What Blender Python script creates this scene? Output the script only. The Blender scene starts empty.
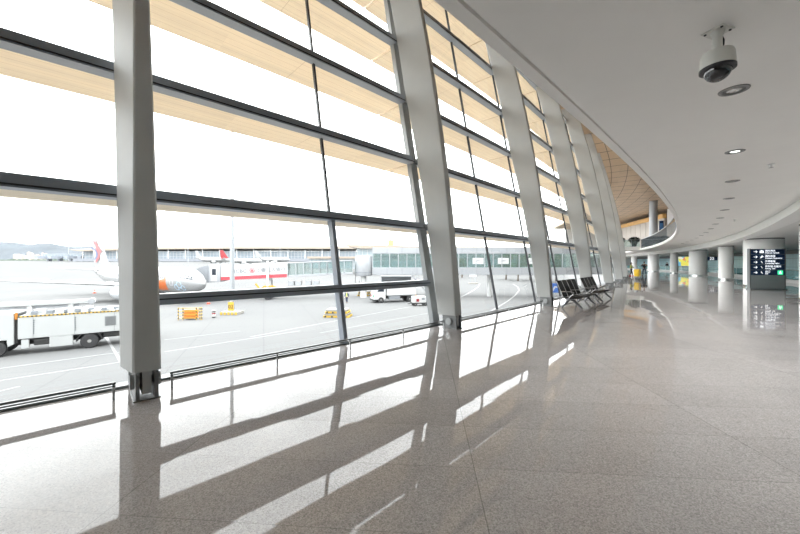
import bpy, bmesh, math, random
from mathutils import Vector, Matrix
random.seed(7)
C = bpy.context.scene.collection
SC = bpy.context.scene
pi = math.pi

# ------------------------------------------------------------------ camera
EYE = 1.6
FPX = 337.0
HOR = 263.1
cam = bpy.data.cameras.new('camera')
cam.sensor_width = 36.0
cam.lens = FPX / 800 * 36.0
cam.shift_y = -(267 - HOR) / 800
cam.clip_end = 20000
cam.clip_start = 0.05
cam_o = bpy.data.objects.new('camera', cam)
C.objects.link(cam_o)
cam_o.location = (0, 0, EYE)
cam_o.rotation_euler = (pi / 2, 0, 0)
SC.camera = cam_o

# ------------------------------------------------------------------ view, sky
SC.view_settings.view_transform = 'Standard'
SC.view_settings.look = 'None'
SC.view_settings.gamma = 1.0
SC.view_settings.exposure = 1.0
SC.view_settings.use_curve_mapping = False
SC.cycles.max_bounces = 14
SC.cycles.diffuse_bounces = 7
SC.cycles.glossy_bounces = 6
SC.cycles.transparent_max_bounces = 24
SC.cycles.sample_clamp_indirect = 6.0

SKY_ZENITH = 4.6
world = bpy.data.worlds.new('overcast_sky')
SC.world = world
world.use_nodes = True
nt = world.node_tree
nt.nodes.clear()
n_out = nt.nodes.new('ShaderNodeOutputWorld')
n_bg = nt.nodes.new('ShaderNodeBackground')
n_tc = nt.nodes.new('ShaderNodeTexCoord')
n_sep = nt.nodes.new('ShaderNodeSeparateXYZ')
nt.links.new(n_tc.outputs['Generated'], n_sep.inputs[0])
n_el = nt.nodes.new('ShaderNodeMapRange')
n_el.inputs['From Min'].default_value = 0.0
n_el.inputs['From Max'].default_value = 1.0
n_el.inputs['To Min'].default_value = SKY_ZENITH * 0.68
n_el.inputs['To Max'].default_value = SKY_ZENITH
nt.links.new(n_sep.outputs['Z'], n_el.inputs['Value'])
n_map = nt.nodes.new('ShaderNodeMapping')
n_map.inputs['Scale'].default_value = (1.6, 1.6, 5.0)
nt.links.new(n_tc.outputs['Generated'], n_map.inputs[0])
n_noise = nt.nodes.new('ShaderNodeTexNoise')
n_noise.inputs['Scale'].default_value = 2.2
n_noise.inputs['Detail'].default_value = 5
nt.links.new(n_map.outputs[0], n_noise.inputs['Vector'])
n_cl = nt.nodes.new('ShaderNodeMapRange')
n_cl.inputs['From Min'].default_value = 0.3
n_cl.inputs['From Max'].default_value = 0.7
n_cl.inputs['To Min'].default_value = 0.72
n_cl.inputs['To Max'].default_value = 1.12
nt.links.new(n_noise.outputs[0], n_cl.inputs['Value'])
n_mul = nt.nodes.new('ShaderNodeMath')
n_mul.operation = 'MULTIPLY'
nt.links.new(n_el.outputs[0], n_mul.inputs[0])
nt.links.new(n_cl.outputs[0], n_mul.inputs[1])
n_bg.inputs['Color'].default_value = (0.965, 0.985, 1.0, 1)
nt.links.new(n_mul.outputs[0], n_bg.inputs['Strength'])
nt.links.new(n_bg.outputs[0], n_out.inputs[0])

# ------------------------------------------------------------------ plan of the hall
# The glass wall, slab edge, fascia and column row are arcs about one centre.
OX, OY, R = -128.55, 138.68, 184.2
A0 = -0.8205024            # direction of the nearest pillar from that centre
BAY = 6.1


def P3(dr, s, z=0.0):
    a = A0 + s / R
    return Vector((OX + (R + dr) * math.cos(a), OY + (R + dr) * math.sin(a), z))


def tang(s):               # heading of the wall at s
    return A0 + s / R + pi / 2


def lean(z):               # outward lean of the curved wall
    return 0.063 * z + 0.0096 * z * z


GZ = -4.4                  # level of the apron


def gz(y):
    return GZ + max(0.0, min(y, 460.0) - 110.0) * 0.027


def at(u, Y, z):           # point at image column u, distance Y, height z
    return Vector(((u - 400) / FPX * Y, Y, z))


# ------------------------------------------------------------------ materials
MATS = {}


def mat(name, col=(.5, .5, .5), rough=.5, metal=0.0, noise=0.0, nscale=8.0, ior=1.45, emit=None, estr=1.0, coat=0.0):
    if name in MATS:
        return MATS[name]
    m = bpy.data.materials.new(name)
    m.use_nodes = True
    t = m.node_tree
    b = t.nodes['Principled BSDF']
    b.inputs['Base Color'].default_value = (*col, 1)
    b.inputs['Roughness'].default_value = rough
    b.inputs['Metallic'].default_value = metal
    b.inputs['IOR'].default_value = ior
    b.inputs['Coat Weight'].default_value = coat
    if noise > 0:
        tc = t.nodes.new('ShaderNodeTexCoord')
        n = t.nodes.new('ShaderNodeTexNoise')
        n.inputs['Scale'].default_value = nscale
        n.inputs['Detail'].default_value = 5
        t.links.new(tc.outputs['Object'], n.inputs['Vector'])
        r = t.nodes.new('ShaderNodeValToRGB')
        r.color_ramp.elements[0].position = .3
        r.color_ramp.elements[1].position = .7
        r.color_ramp.elements[0].color = (*[c * (1 - noise) for c in col], 1)
        r.color_ramp.elements[1].color = (*[min(1, c * (1 + noise)) for c in col], 1)
        t.links.new(n.outputs[0], r.inputs[0])
        t.links.new(r.outputs[0], b.inputs['Base Color'])
    if emit:
        b.inputs['Emission Color'].default_value = (*emit, 1)
        b.inputs['Emission Strength'].default_value = estr
    MATS[name] = m
    return m


def glass(name, tint=(.93, .96, .95), refl=1.0, base=0.0, grey=None):
    m = bpy.data.materials.new(name)
    m.use_nodes = True
    t = m.node_tree
    t.nodes.clear()
    o = t.nodes.new('ShaderNodeOutputMaterial')
    tr = t.nodes.new('ShaderNodeBsdfTransparent')
    tr.inputs[0].default_value = (*tint, 1)
    gl = t.nodes.new('ShaderNodeBsdfGlossy')
    gl.inputs['Roughness'].default_value = 0.0
    lw = t.nodes.new('ShaderNodeLayerWeight')          # Schlick reflectance, the same from both sides
    lw.inputs[0].default_value = 0.5
    fr = math_node(t, 'MULTIPLY_ADD', math_node(t, 'POWER', lw.outputs['Facing'], 5.0), .92, .07)
    ma = t.nodes.new('ShaderNodeMath')
    ma.operation = 'MULTIPLY_ADD'
    ma.inputs[1].default_value = refl
    ma.inputs[2].default_value = base
    t.links.new(fr, ma.inputs[0])
    mx = t.nodes.new('ShaderNodeMixShader')
    t.links.new(ma.outputs[0], mx.inputs[0])
    src = tr
    if grey:                                    # a printed or frosted film on the pane
        df = t.nodes.new('ShaderNodeBsdfDiffuse')
        df.inputs[0].default_value = (*grey[0], 1)
        m2 = t.nodes.new('ShaderNodeMixShader')
        m2.inputs[0].default_value = grey[1]
        t.links.new(tr.outputs[0], m2.inputs[1])
        t.links.new(df.outputs[0], m2.inputs[2])
        src = m2
    t.links.new(src.outputs[0], mx.inputs[1])
    t.links.new(gl.outputs[0], mx.inputs[2])
    t.links.new(mx.outputs[0], o.inputs[0])
    MATS[name] = m
    return m


def math_node(t, op, a, b=None, c=None):
    n = t.nodes.new('ShaderNodeMath')
    n.operation = op
    for i, v in enumerate((a, b, c)):
        if v is None:
            continue
        if isinstance(v, (int, float)):
            n.inputs[i].default_value = v
        else:
            t.links.new(v, n.inputs[i])
    return n.outputs[0]


def mixcol(t, fac, a, b):
    n = t.nodes.new('ShaderNodeMix')
    n.data_type = 'RGBA'
    for sock, v in ((n.inputs[0], fac), (n.inputs[6], a), (n.inputs[7], b)):
        if isinstance(v, (int, float)):
            sock.default_value = v
        elif isinstance(v, tuple):
            sock.default_value = (*v, 1)
        else:
            t.links.new(v, sock)
    return n.outputs[2]


def granite():
    m = bpy.data.materials.new('polished_granite')
    m.use_nodes = True
    t = m.node_tree
    b = t.nodes['Principled BSDF']
    g = t.nodes.new('ShaderNodeNewGeometry')
    mp = t.nodes.new('ShaderNodeMapping')
    mp.inputs['Rotation'].default_value = (0, 0, math.radians(4.5))
    t.links.new(g.outputs['Position'], mp.inputs[0])
    vo = t.nodes.new('ShaderNodeTexVoronoi')
    vo.inputs['Scale'].default_value = 135
    t.links.new(g.outputs['Position'], vo.inputs['Vector'])
    vs = t.nodes.new('ShaderNodeSeparateColor')
    t.links.new(vo.outputs['Color'], vs.inputs[0])
    rp = t.nodes.new('ShaderNodeValToRGB')
    cr = rp.color_ramp
    cr.interpolation = 'LINEAR'
    cr.elements[0].position = 0.0
    cr.elements[0].color = (.232, .22, .213, 1)
    cr.elements[1].position = 1.0
    cr.elements[1].color = (.446, .425, .416, 1)
    for p, c in ((.16, (.277, .26, .254)), (.4, (.335, .315, .305)), (.75, (.378, .352, .341))):
        e = cr.elements.new(p)
        e.color = (*c, 1)
    t.links.new(vs.outputs[0], rp.inputs[0])
    n2 = t.nodes.new('ShaderNodeTexNoise')
    n2.inputs['Scale'].default_value = 1.3
    n2.inputs['Detail'].default_value = 4
    t.links.new(g.outputs['Position'], n2.inputs['Vector'])
    big = math_node(t, 'MULTIPLY_ADD', n2.outputs[0], .22, .89)
    vm = t.nodes.new('ShaderNodeVectorMath')
    vm.operation = 'SCALE'
    t.links.new(rp.outputs[0], vm.inputs[0])
    t.links.new(big, vm.inputs['Scale'])
    # joints between the slabs
    sp = t.nodes.new('ShaderNodeSeparateXYZ')
    t.links.new(mp.outputs[0], sp.inputs[0])
    TX, TY = 2.43, .675
    ux = math_node(t, 'DIVIDE', math_node(t, 'ADD', sp.outputs[0], 99.26), TX)
    uy = math_node(t, 'DIVIDE', math_node(t, 'ADD', sp.outputs[1], 98.58), TY)
    fx = math_node(t, 'PINGPONG', ux, .5)
    fy = math_node(t, 'PINGPONG', uy, .5)
    jx = math_node(t, 'LESS_THAN', fx, .0035 / TX)
    jy = math_node(t, 'LESS_THAN', fy, .0025 / TY)
    jj = math_node(t, 'MAXIMUM', math_node(t, 'MULTIPLY', jx, .6), math_node(t, 'MULTIPLY', jy, .45))
    # every slab a slightly different tone and a hair out of level
    cell = t.nodes.new('ShaderNodeCombineXYZ')
    t.links.new(math_node(t, 'FLOOR', ux), cell.inputs[0])
    t.links.new(math_node(t, 'FLOOR', uy), cell.inputs[1])
    wn = t.nodes.new('ShaderNodeTexWhiteNoise')
    t.links.new(cell.outputs[0], wn.inputs['Vector'])
    tone = math_node(t, 'MULTIPLY_ADD', wn.outputs['Value'], .10, .95)
    vm2 = t.nodes.new('ShaderNodeVectorMath')
    vm2.operation = 'SCALE'
    t.links.new(vm.outputs[0], vm2.inputs[0])
    t.links.new(tone, vm2.inputs['Scale'])
    col = mixcol(t, jj, vm2.outputs[0], (.10, .095, .09))
    t.links.new(col, b.inputs['Base Color'])
    sub = t.nodes.new('ShaderNodeVectorMath')
    sub.operation = 'SUBTRACT'
    t.links.new(wn.outputs['Color'], sub.inputs[0])
    sub.inputs[1].default_value = (.5, .5, .5)
    sc = t.nodes.new('ShaderNodeVectorMath')
    sc.operation = 'MULTIPLY'
    t.links.new(sub.outputs[0], sc.inputs[0])
    sc.inputs[1].default_value = (.006, .006, 0)
    # slow waves in the polish
    n3 = t.nodes.new('ShaderNodeTexNoise')
    n3.inputs['Scale'].default_value = 1.1
    n3.inputs['Detail'].default_value = 1
    t.links.new(g.outputs['Position'], n3.inputs['Vector'])
    s3 = t.nodes.new('ShaderNodeVectorMath')
    s3.operation = 'SUBTRACT'
    t.links.new(n3.outputs['Color'], s3.inputs[0])
    s3.inputs[1].default_value = (.5, .5, .5)
    s4 = t.nodes.new('ShaderNodeVectorMath')
    s4.operation = 'MULTIPLY'
    t.links.new(s3.outputs[0], s4.inputs[0])
    s4.inputs[1].default_value = (.006, .006, 0)
    a1 = t.nodes.new('ShaderNodeVectorMath')
    t.links.new(sc.outputs[0], a1.inputs[0])
    t.links.new(s4.outputs[0], a1.inputs[1])
    a2 = t.nodes.new('ShaderNodeVectorMath')
    t.links.new(g.outputs['Normal'], a2.inputs[0])
    t.links.new(a1.outputs[0], a2.inputs[1])
    nn = t.nodes.new('ShaderNodeVectorMath')
    nn.operation = 'NORMALIZE'
    t.links.new(a2.outputs[0], nn.inputs[0])
    t.links.new(nn.outputs[0], b.inputs['Normal'])
    b.inputs['Roughness'].default_value = .03
    b.inputs['IOR'].default_value = 1.38
    MATS['granite'] = m
    return m


def uv_panels(name, col, joint, su, sv, wu, wv, rough=.5, var=.08, grain=0.0):
    """panels laid out by the mesh's own UV (metres along and across)"""
    m = bpy.data.materials.new(name)
    m.use_nodes = True
    t = m.node_tree
    b = t.nodes['Principled BSDF']
    uv = t.nodes.new('ShaderNodeUVMap')
    sp = t.nodes.new('ShaderNodeSeparateXYZ')
    t.links.new(uv.outputs[0], sp.inputs[0])
    ux = math_node(t, 'DIVIDE', sp.outputs[0], su)
    uy = math_node(t, 'DIVIDE', sp.outputs[1], sv)
    jx = math_node(t, 'LESS_THAN', math_node(t, 'PINGPONG', ux, .5), wu / su)
    jy = math_node(t, 'LESS_THAN', math_node(t, 'PINGPONG', uy, .5), wv / sv)
    jj = math_node(t, 'MAXIMUM', jx, jy)
    cell = t.nodes.new('ShaderNodeCombineXYZ')
    t.links.new(math_node(t, 'FLOOR', math_node(t, 'ADD', ux, .5)), cell.inputs[0])
    t.links.new(math_node(t, 'FLOOR', math_node(t, 'ADD', uy, .5)), cell.inputs[1])
    wn = t.nodes.new('ShaderNodeTexWhiteNoise')
    t.links.new(cell.outputs[0], wn.inputs['Vector'])
    tone = math_node(t, 'MULTIPLY_ADD', wn.outputs['Value'], 2 * var, 1 - var)
    if grain:
        mp = t.nodes.new('ShaderNodeMapping')
        mp.inputs['Scale'].default_value = (.6, 9, 1)
        t.links.new(uv.outputs[0], mp.inputs[0])
        n = t.nodes.new('ShaderNodeTexNoise')
        n.inputs['Scale'].default_value = 3
        n.inputs['Detail'].default_value = 5
        t.links.new(mp.outputs[0], n.inputs['Vector'])
        tone = math_node(t, 'MULTIPLY', tone, math_node(t, 'MULTIPLY_ADD', n.outputs[0], grain, 1 - grain / 2))
    vm = t.nodes.new('ShaderNodeVectorMath')
    vm.operation = 'SCALE'
    vm.inputs[0].default_value = col
    t.links.new(tone, vm.inputs['Scale'])
    c = mixcol(t, jj, vm.outputs[0], joint)
    t.links.new(c, b.inputs['Base Color'])
    b.inputs['Roughness'].default_value = rough
    MATS[name] = m
    return m


def apron_mat():
    m = bpy.data.materials.new('apron_concrete')
    m.use_nodes = True
    t = m.node_tree
    b = t.nodes['Principled BSDF']
    g = t.nodes.new('ShaderNodeNewGeometry')
    mp = t.nodes.new('ShaderNodeMapping')
    mp.inputs['Rotation'].default_value = (0, 0, math.radians(-22))
    t.links.new(g.outputs['Position'], mp.inputs[0])
    sp = t.nodes.new('ShaderNodeSeparateXYZ')
    t.links.new(mp.outputs[0], sp.inputs[0])
    fx = math_node(t, 'PINGPONG', math_node(t, 'DIVIDE', sp.outputs[0], 5.0), .5)
    fy = math_node(t, 'PINGPONG', math_node(t, 'DIVIDE', sp.outputs[1], 5.0), .5)
    jj = math_node(t, 'MAXIMUM', math_node(t, 'LESS_THAN', fx, .006), math_node(t, 'LESS_THAN', fy, .006))
    n = t.nodes.new('ShaderNodeTexNoise')
    n.inputs['Scale'].default_value = .10
    n.inputs['Detail'].default_value = 2
    t.links.new(mp.outputs[0], n.inputs['Vector'])
    c1 = mixcol(t, math_node(t, 'SMOOTH_MIN', math_node(t, 'MULTIPLY_ADD', n.outputs[0], 2.2, -.6), 1.0, .1), APRON_A, APRON_B)
    c2 = mixcol(t, math_node(t, 'MULTIPLY', jj, .45), c1, tuple(.6 * x for x in APRON_A))
    t.links.new(c2, b.inputs['Base Color'])
    b.inputs['Roughness'].default_value = .9
    b.inputs['Specular IOR Level'].default_value = 0.0
    MATS['apron'] = m
    return m


APRON_A, APRON_B = (.140, .1415, .1425), (.157, .158, .1565)

granite()
apron_mat()
glass('wall_glass', (.93, .945, .935), .5)
glass('rail_glass', (.35, .40, .43), .6, 0.0, ((.105, .12, .13), .88))
glass('teal_glass', (.42, .70, .72), 1.0, 0.0, ((.18, .42, .43), .3))
glass('link_glass', (.80, .88, .87), .6, .03, ((.30, .34, .34), .14))
glass('dome_glass', (.25, .25, .27), 1.0, .04)
paint = mat('pillar_paint', (.53, .54, .53), .55, noise=.03, nscale=2)
paint.node_tree.nodes['Principled BSDF'].inputs['Specular IOR Level'].default_value = .25
frame = mat('frame_paint', (.275, .305, .35), .35)
frame_l = mat('frame_light', (.30, .315, .32), .35)
frame_d = mat('mullion_dark', (.04, .043, .05), .4)
steel = mat('brushed_steel', (.55, .56, .56), .32, .9)
darksteel = mat('dark_steel', (.16, .165, .165), .35, .3)
white_ceil = mat('ceiling_paint', (.84, .83, .80), .75, noise=.015, nscale=1.5)
ribbon_w = mat('fascia_white', (.86, .86, .84), .5)
colm = mat('column_plaster', (.84, .84, .82), .42, noise=.015, nscale=.8)
black = mat('black_plastic', (.025, .025, .028), .45)
rubber = mat('rubber', (.035, .035, .037), .75)
whitep = mat('white_paint', (.80, .81, .81), .35, noise=.02, nscale=1)
navy = mat('sign_navy', (.012, .035, .10), .3)
timber = uv_panels('timber_blade', (.97, .82, .62), (.72, .57, .40), 3.05, .19, .006, .004, .55, .05, .18)
timber_c = uv_panels('timber_ceiling', (.52, .39, .27), (.05, .04, .03), 3.05, 1.6, .075, .03, .5, .07, .12)

# ------------------------------------------------------------------ mesh helpers


class MB:
    def __init__(self):
        self.bm = bmesh.new()
        self.uv = None

    def hull(self, pts, faces):
        vs = [self.bm.verts.new(p) for p in pts]
        out = []
        for f in faces:
            try:
                out.append(self.bm.faces.new([vs[i] for i in f]))
            except ValueError:
                pass
        return out

    def box(self, x0, x1, y0, y1, z0, z1, M=None):
        p = [Vector((x, y, z)) for z in (z0, z1) for x, y in ((x0, y0), (x1, y0), (x1, y1), (x0, y1))]
        if M is not None:
            p = [M @ q for q in p]
        self.hull(p, [(3, 2, 1, 0), (4, 5, 6, 7), (0, 1, 5, 4), (1, 2, 6, 5), (2, 3, 7, 6), (3, 0, 4, 7)])
        return self

    def loft(self, rings, close=True, caps=True):
        vr = [[self.bm.verts.new(p) for p in r] for r in rings]
        n = len(vr[0])
        for a, b in zip(vr, vr[1:]):
            for i in range(n if close else n - 1):
                j = (i + 1) % n
                try:
                    self.bm.faces.new((a[i], a[j], b[j], b[i]))
                except ValueError:
                    pass
        if caps and close:
            for r in (list(reversed(vr[0])), vr[-1]):
                try:
                    self.bm.faces.new(r)
                except ValueError:
                    pass
        return self

    def cyl(self, p0, p1, r0, r1=None, n=16, caps=True):
        r1 = r0 if r1 is None else r1
        p0, p1 = Vector(p0), Vector(p1)
        d = (p1 - p0).normalized()
        a = d.orthogonal().normalized()
        b = d.cross(a)
        rings = [[p + (a * math.cos(2 * pi * k / n) + b * math.sin(2 * pi * k / n)) * r for k in range(n)] for p, r in ((p0, r0), (p1, r1))]
        return self.loft(rings, True, caps)

    def lathe(self, prof, n=24, M=None, caps=True):
        rings = [[Vector((r * math.cos(2 * pi * k / n), r * math.sin(2 * pi * k / n), z)) for k in range(n)] for r, z in prof]
        if M is not None:
            rings = [[M @ q for q in r] for r in rings]
        return self.loft(rings, True, caps)

    def tube(self, pts, r, n=8):
        pts = [Vector(p) for p in pts]
        rings = []
        prev = None
        for i, p in enumerate(pts):
            d = (pts[min(i + 1, len(pts) - 1)] - pts[max(i - 1, 0)]).normalized()
            a = d.orthogonal().normalized() if prev is None else (prev - d * prev.dot(d)).normalized()
            prev = a
            b = d.cross(a)
            rr = r[i] if isinstance(r, (list, tuple)) else r
            rings.append([p + (a * math.cos(2 * pi * k / n) + b * math.sin(2 * pi * k / n)) * rr for k in range(n)])
        return self.loft(rings)

    def prism(self, poly, y0, y1, M=None):
        """outline in x,z pushed through y"""
        r0 = [Vector((x, y0, z)) for x, z in poly]
        r1 = [Vector((x, y1, z)) for x, z in poly]
        if M is not None:
            r0 = [M @ q for q in r0]
            r1 = [M @ q for q in r1]
        return self.loft([r0, r1])

    def ball(self, c, rx, ry=None, rz=None, n=16, m=10, M=None):
        ry = rx if ry is None else ry
        rz = rx if rz is None else rz
        rings = []
        for j in range(m + 1):
            th = -pi / 2 + pi * j / m
            k = max(.02, math.cos(th))
            rings.append([Vector((c[0] + rx * k * math.cos(2 * pi * i / n), c[1] + ry * k * math.sin(2 * pi * i / n), c[2] + rz * math.sin(th))) for i in range(n)])
        if M is not None:
            rings = [[M @ q for q in r] for r in rings]
        return self.loft(rings)

    def arc(self, prof, s0, s1, ds=1.5):
        """a closed profile of (dr, z) swept along the hall; keeps UV in metres"""
        n = max(2, int(abs(s1 - s0) / ds) + 1)
        ss = [s0 + (s1 - s0) * i / n for i in range(n + 1)]
        if self.uv is None:
            self.uv = self.bm.loops.layers.uv.new('UVMap')
        vr = [[self.bm.verts.new(P3(d, s, z)) for d, z in prof] for s in ss]
        k = len(prof)
        for i in range(n):
            for j in range(k):
                q = (j + 1) % k
                f = self.bm.faces.new((vr[i][j], vr[i][q], vr[i + 1][q], vr[i + 1][j]))
                vert = abs(prof[j][1] - prof[q][1]) > abs(prof[j][0] - prof[q][0])
                ax = 1 if vert else 0
                vals = [(ss[i], prof[j][ax]), (ss[i], prof[q][ax]), (ss[i + 1], prof[q][ax]), (ss[i + 1], prof[j][ax])]
                for l, w in zip(f.loops, vals):
                    l[self.uv].uv = w
        for r in (list(reversed(vr[0])), vr[-1]):
            f = self.bm.faces.new(r)
        return self

    def build(self, name, m, parent=None, smooth=False, world=False, bevel=0, seg=2):
        bmesh.ops.recalc_face_normals(self.bm, faces=self.bm.faces[:])
        me = bpy.data.meshes.new(name)
        self.bm.to_mesh(me)
        self.bm.free()
        if isinstance(m, (list, tuple)):
            for q in m:
                me.materials.append(q)
        else:
            me.materials.append(m)
        o = bpy.data.objects.new(name, me)
        C.objects.link(o)
        if parent is not None:
            o.parent = parent
            if world:
                me.transform(mw(parent).inverted())
        if smooth:
            for p in me.polygons:
                p.use_smooth = True
            me.set_sharp_from_angle(angle=math.radians(38))
        if bevel:
            b = o.modifiers.new('edge', 'BEVEL')
            b.width = bevel
            b.segments = seg
            b.limit_method = 'ANGLE'
        return o


def mw(o):
    M = Matrix.LocRotScale(o.location, o.rotation_euler, o.scale)
    return mw(o.parent) @ M if o.parent else M


def tag(o, label, cat, group=None, kind=None):
    o['label'] = label
    o['category'] = cat
    if group:
        o['group'] = group
    if kind:
        o['kind'] = kind
    return o


def thing(name, label, cat, loc=(0, 0, 0), rz=0.0, group=None, kind=None):
    o = bpy.data.objects.new(name, None)
    o.empty_display_size = .2
    C.objects.link(o)
    o.location = loc
    o.rotation_euler = (0, 0, rz)
    return tag(o, label, cat, group, kind)


def dup(root, loc, rz, label=None):
    r = root.copy()
    C.objects.link(r)
    r.location = loc
    r.rotation_euler = (0, 0, rz)
    if label:
        r['label'] = label
    for ch in [o for o in C.objects if o.parent == root]:
        c = ch.copy()
        C.objects.link(c)
        c.parent = r
        for g in [o for o in C.objects if o.parent == ch]:
            d = g.copy()
            C.objects.link(d)
            d.parent = c
    return r


def text(name, s, size, m, parent, M, depth=.004, align='LEFT', world=False):
    cu = bpy.data.curves.new('t', 'FONT')
    cu.body = s
    cu.size = size
    cu.extrude = depth
    cu.align_x = align
    to = bpy.data.objects.new('t', cu)
    C.objects.link(to)
    bpy.context.view_layer.update()
    dg = bpy.context.evaluated_depsgraph_get()
    me = bpy.data.meshes.new_from_object(to.evaluated_get(dg))
    bpy.data.objects.remove(to)
    bpy.data.curves.remove(cu)
    me.name = name
    me.materials.clear()
    me.materials.append(m)
    me.transform(M)
    o = bpy.data.objects.new(name, me)
    C.objects.link(o)
    if parent is not None:
        o.parent = parent
        if world:
            me.transform(mw(parent).inverted())
    return o


def skin(name, V, Ed, m, parent, sub=2):
    """one continuous surface grown round a skeleton: V = [(point, radius)]"""
    me = bpy.data.meshes.new(name)
    me.from_pydata([v[0] for v in V], Ed, [])
    me.materials.append(m)
    o = bpy.data.objects.new(name, me)
    C.objects.link(o)
    o.parent = parent
    sk = o.modifiers.new('skin', 'SKIN')
    sk.use_smooth_shade = True
    for i, v in enumerate(V):
        r = v[1]
        me.skin_vertices[0].data[i].radius = r if isinstance(r, tuple) else (r, r)
    me.skin_vertices[0].data[0].use_root = True
    sb = o.modifiers.new('sub', 'SUBSURF')
    sb.levels = sb.render_levels = sub
    return o


ORD = ['first', 'second', 'third', 'fourth', 'fifth', 'sixth', 'seventh', 'eighth', 'ninth', 'tenth', 'eleventh', 'twelfth']

# ================================================================== SETTING: the hall
S0, S1 = -26.0, 118.0
o = MB().arc([(-.86, 0), (24, 0), (24, -.35), (-.86, -.35)], S0, S1, 3).build('floor', MATS['granite'])
tag(o, 'polished speckled granite floor of the concourse', 'floor', kind='structure')

GROOVE = .14
pr = [(3.15, 3.66), (3.275, 3.66), (3.275, 3.70), (3.31, 3.70), (3.31, 3.66), (6.55, 3.66), (6.55, 4.28), (3.45, 4.28), (3.45, 3.98), (3.22, 3.98), (3.17, 3.93), (3.15, 3.84)]
o = MB().arc(pr, S0, S1, 1.0).build('ceiling', white_ceil, smooth=False)
tag(o, 'smooth pale grey ceiling under the upper floor with a curved edge', 'ceiling', kind='structure')
o = MB().arc([(6.10, 3.09), (6.44, 3.66), (6.62, 3.66), (6.62, 3.09)], S0, S1, 1.0).build('trim_fascia', ribbon_w)
tag(o, 'curved white fascia band stepping down in front of the columns', 'fascia', kind='structure')
o = MB().arc([(6.62, 3.12), (6.74, 3.25), (24, 3.25), (24, 4.28), (6.62, 4.28)], S0, S1, 2).build('ceiling_aisle', mat('soffit_paint', (.76, .76, .74), .75))
tag(o, 'lower grey ceiling over the column row', 'ceiling', kind='structure')
o = MB().arc([(-4.6, 12.5), (-3.4, 12.30), (36, 12.30), (36, 13.1), (-4.6, 12.9)], S0, S1, 2).build('ceiling_roof', timber_c)
tag(o, 'high timber panelled ceiling of the upper hall', 'ceiling', kind='structure')
o = MB().arc([(6.62, 4.28), (36, 4.28), (36, 4.34), (6.62, 4.34)], S0, S1, 3).build('floor_upper', mat('upper_floor', (.5, .48, .46), .3))
tag(o, 'floor of the upper level behind the railing', 'floor', kind='structure')
# the far side of the lower hall and of the upper hall
o = MB().arc([(18.0, 0), (18.2, 0), (18.2, 2.75), (18.0, 2.75)], S0, S1, 2).build('wall_right', uv_panels('teal_panels', (.62, .88, .94), (.30, .45, .50), 1.8, 1.1, .02, .02, .25, .05))
tag(o, 'pale blue panelled wall behind the columns', 'wall', kind='structure')
o = MB().arc([(17.7, 2.75), (18.2, 2.75), (18.2, 3.25), (17.7, 3.25)], S0, S1, 2).build('trim_bulkhead', mat('bulkhead', (.26, .27, .27), .6))
tag(o, 'dark bulkhead strip above the pale blue wall', 'bulkhead', kind='structure')
o = MB().arc([(35.6, 4.34), (36, 4.34), (36, 12.3), (35.6, 12.3)], S0, S1, 3).build('wall_upper', uv_panels('upper_panels', (.78, .75, .70), (.45, .40, .34), 2.4, 2.0, .02, .02, .5, .04))
tag(o, 'pale panelled back wall of the upper hall', 'wall', kind='structure')
for nm, s in (('wall_end', S1 - .3), ('wall_rear', S0 + .3)):
    o = MB().arc([(-.8, 0), (36, 0), (36, 12.3), (-.8, 12.3)], s - .15, s + .15, .3).build(nm, mat('end_wall' if nm == 'wall_end' else 'rear_wall', (.72, .71, .68) if nm == 'wall_end' else (.30, .30, .30), .6))  # rear wall colour darkened so less light bounces onto the near pillar
    tag(o, 'plain pale end wall of the concourse' if nm == 'wall_end' else 'plain rear wall closing the concourse, darkened to cut bounced light', 'wall', kind='structure')
o = MB().arc([(-.9, 0), (-.6, 0), (-2.9, 12.3), (-3.2, 12.3)], S0, -2 * BAY - .1, 2).build('wall_light_block', mat('light_block_grey', (.34, .35, .35), .6))  # added unseen wall, keeps daylight off the near pillar and floor
tag(o, 'added opaque grey wall behind the viewer, blocking daylight', 'wall', kind='structure')
# plinth of the facade, down to the apron
o = MB().arc([(-1.05, -.02), (-.80, -.02), (-.80, -4.6), (-1.05, -4.6)], S0, S1, 2).build('wall_base', mat('plinth', (.4, .4, .4), .7))
tag(o, 'plain wall below the glass down to the apron', 'wall', kind='structure')

# ------------------------------------------------------------------ glazed bays
TZ = [2.56, 4.36, 6.10, 7.88, 9.69, 11.45]
TOPZ = 12.3
GLS = -.72


def glean(z):              # the glass leans more than the pillars
    return 0.19 * z



def gp(s, z, off=0.0):     # a point on the glass, off = metres inwards
    return P3(GLS - glean(z) + off, s, z)


ZS = [.04 + (TOPZ - .04) * i / 12 for i in range(13)]


def mullion(s, wdt, off0, off1, z0=.04, z1=TOPZ):
    b = MB()
    zz = [z0] + [z for z in ZS if z0 + .2 < z < z1 - .2] + [z1]
    b.loft([[gp(s - wdt / 2, z, off0), gp(s + wdt / 2, z, off0), gp(s + wdt / 2, z, off1), gp(s - wdt / 2, z, off1)] for z in zz])
    return b


def rail_at(z, s0, s1, h, off0, off1):
    b = MB()
    n = 5
    b.loft([[gp(s, z, off0), gp(s, z, off1), gp(s, z + h, off1), gp(s, z + h, off0)] for s in [s0 + (s1 - s0) * i / n for i in range(n + 1)]])
    return b


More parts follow.
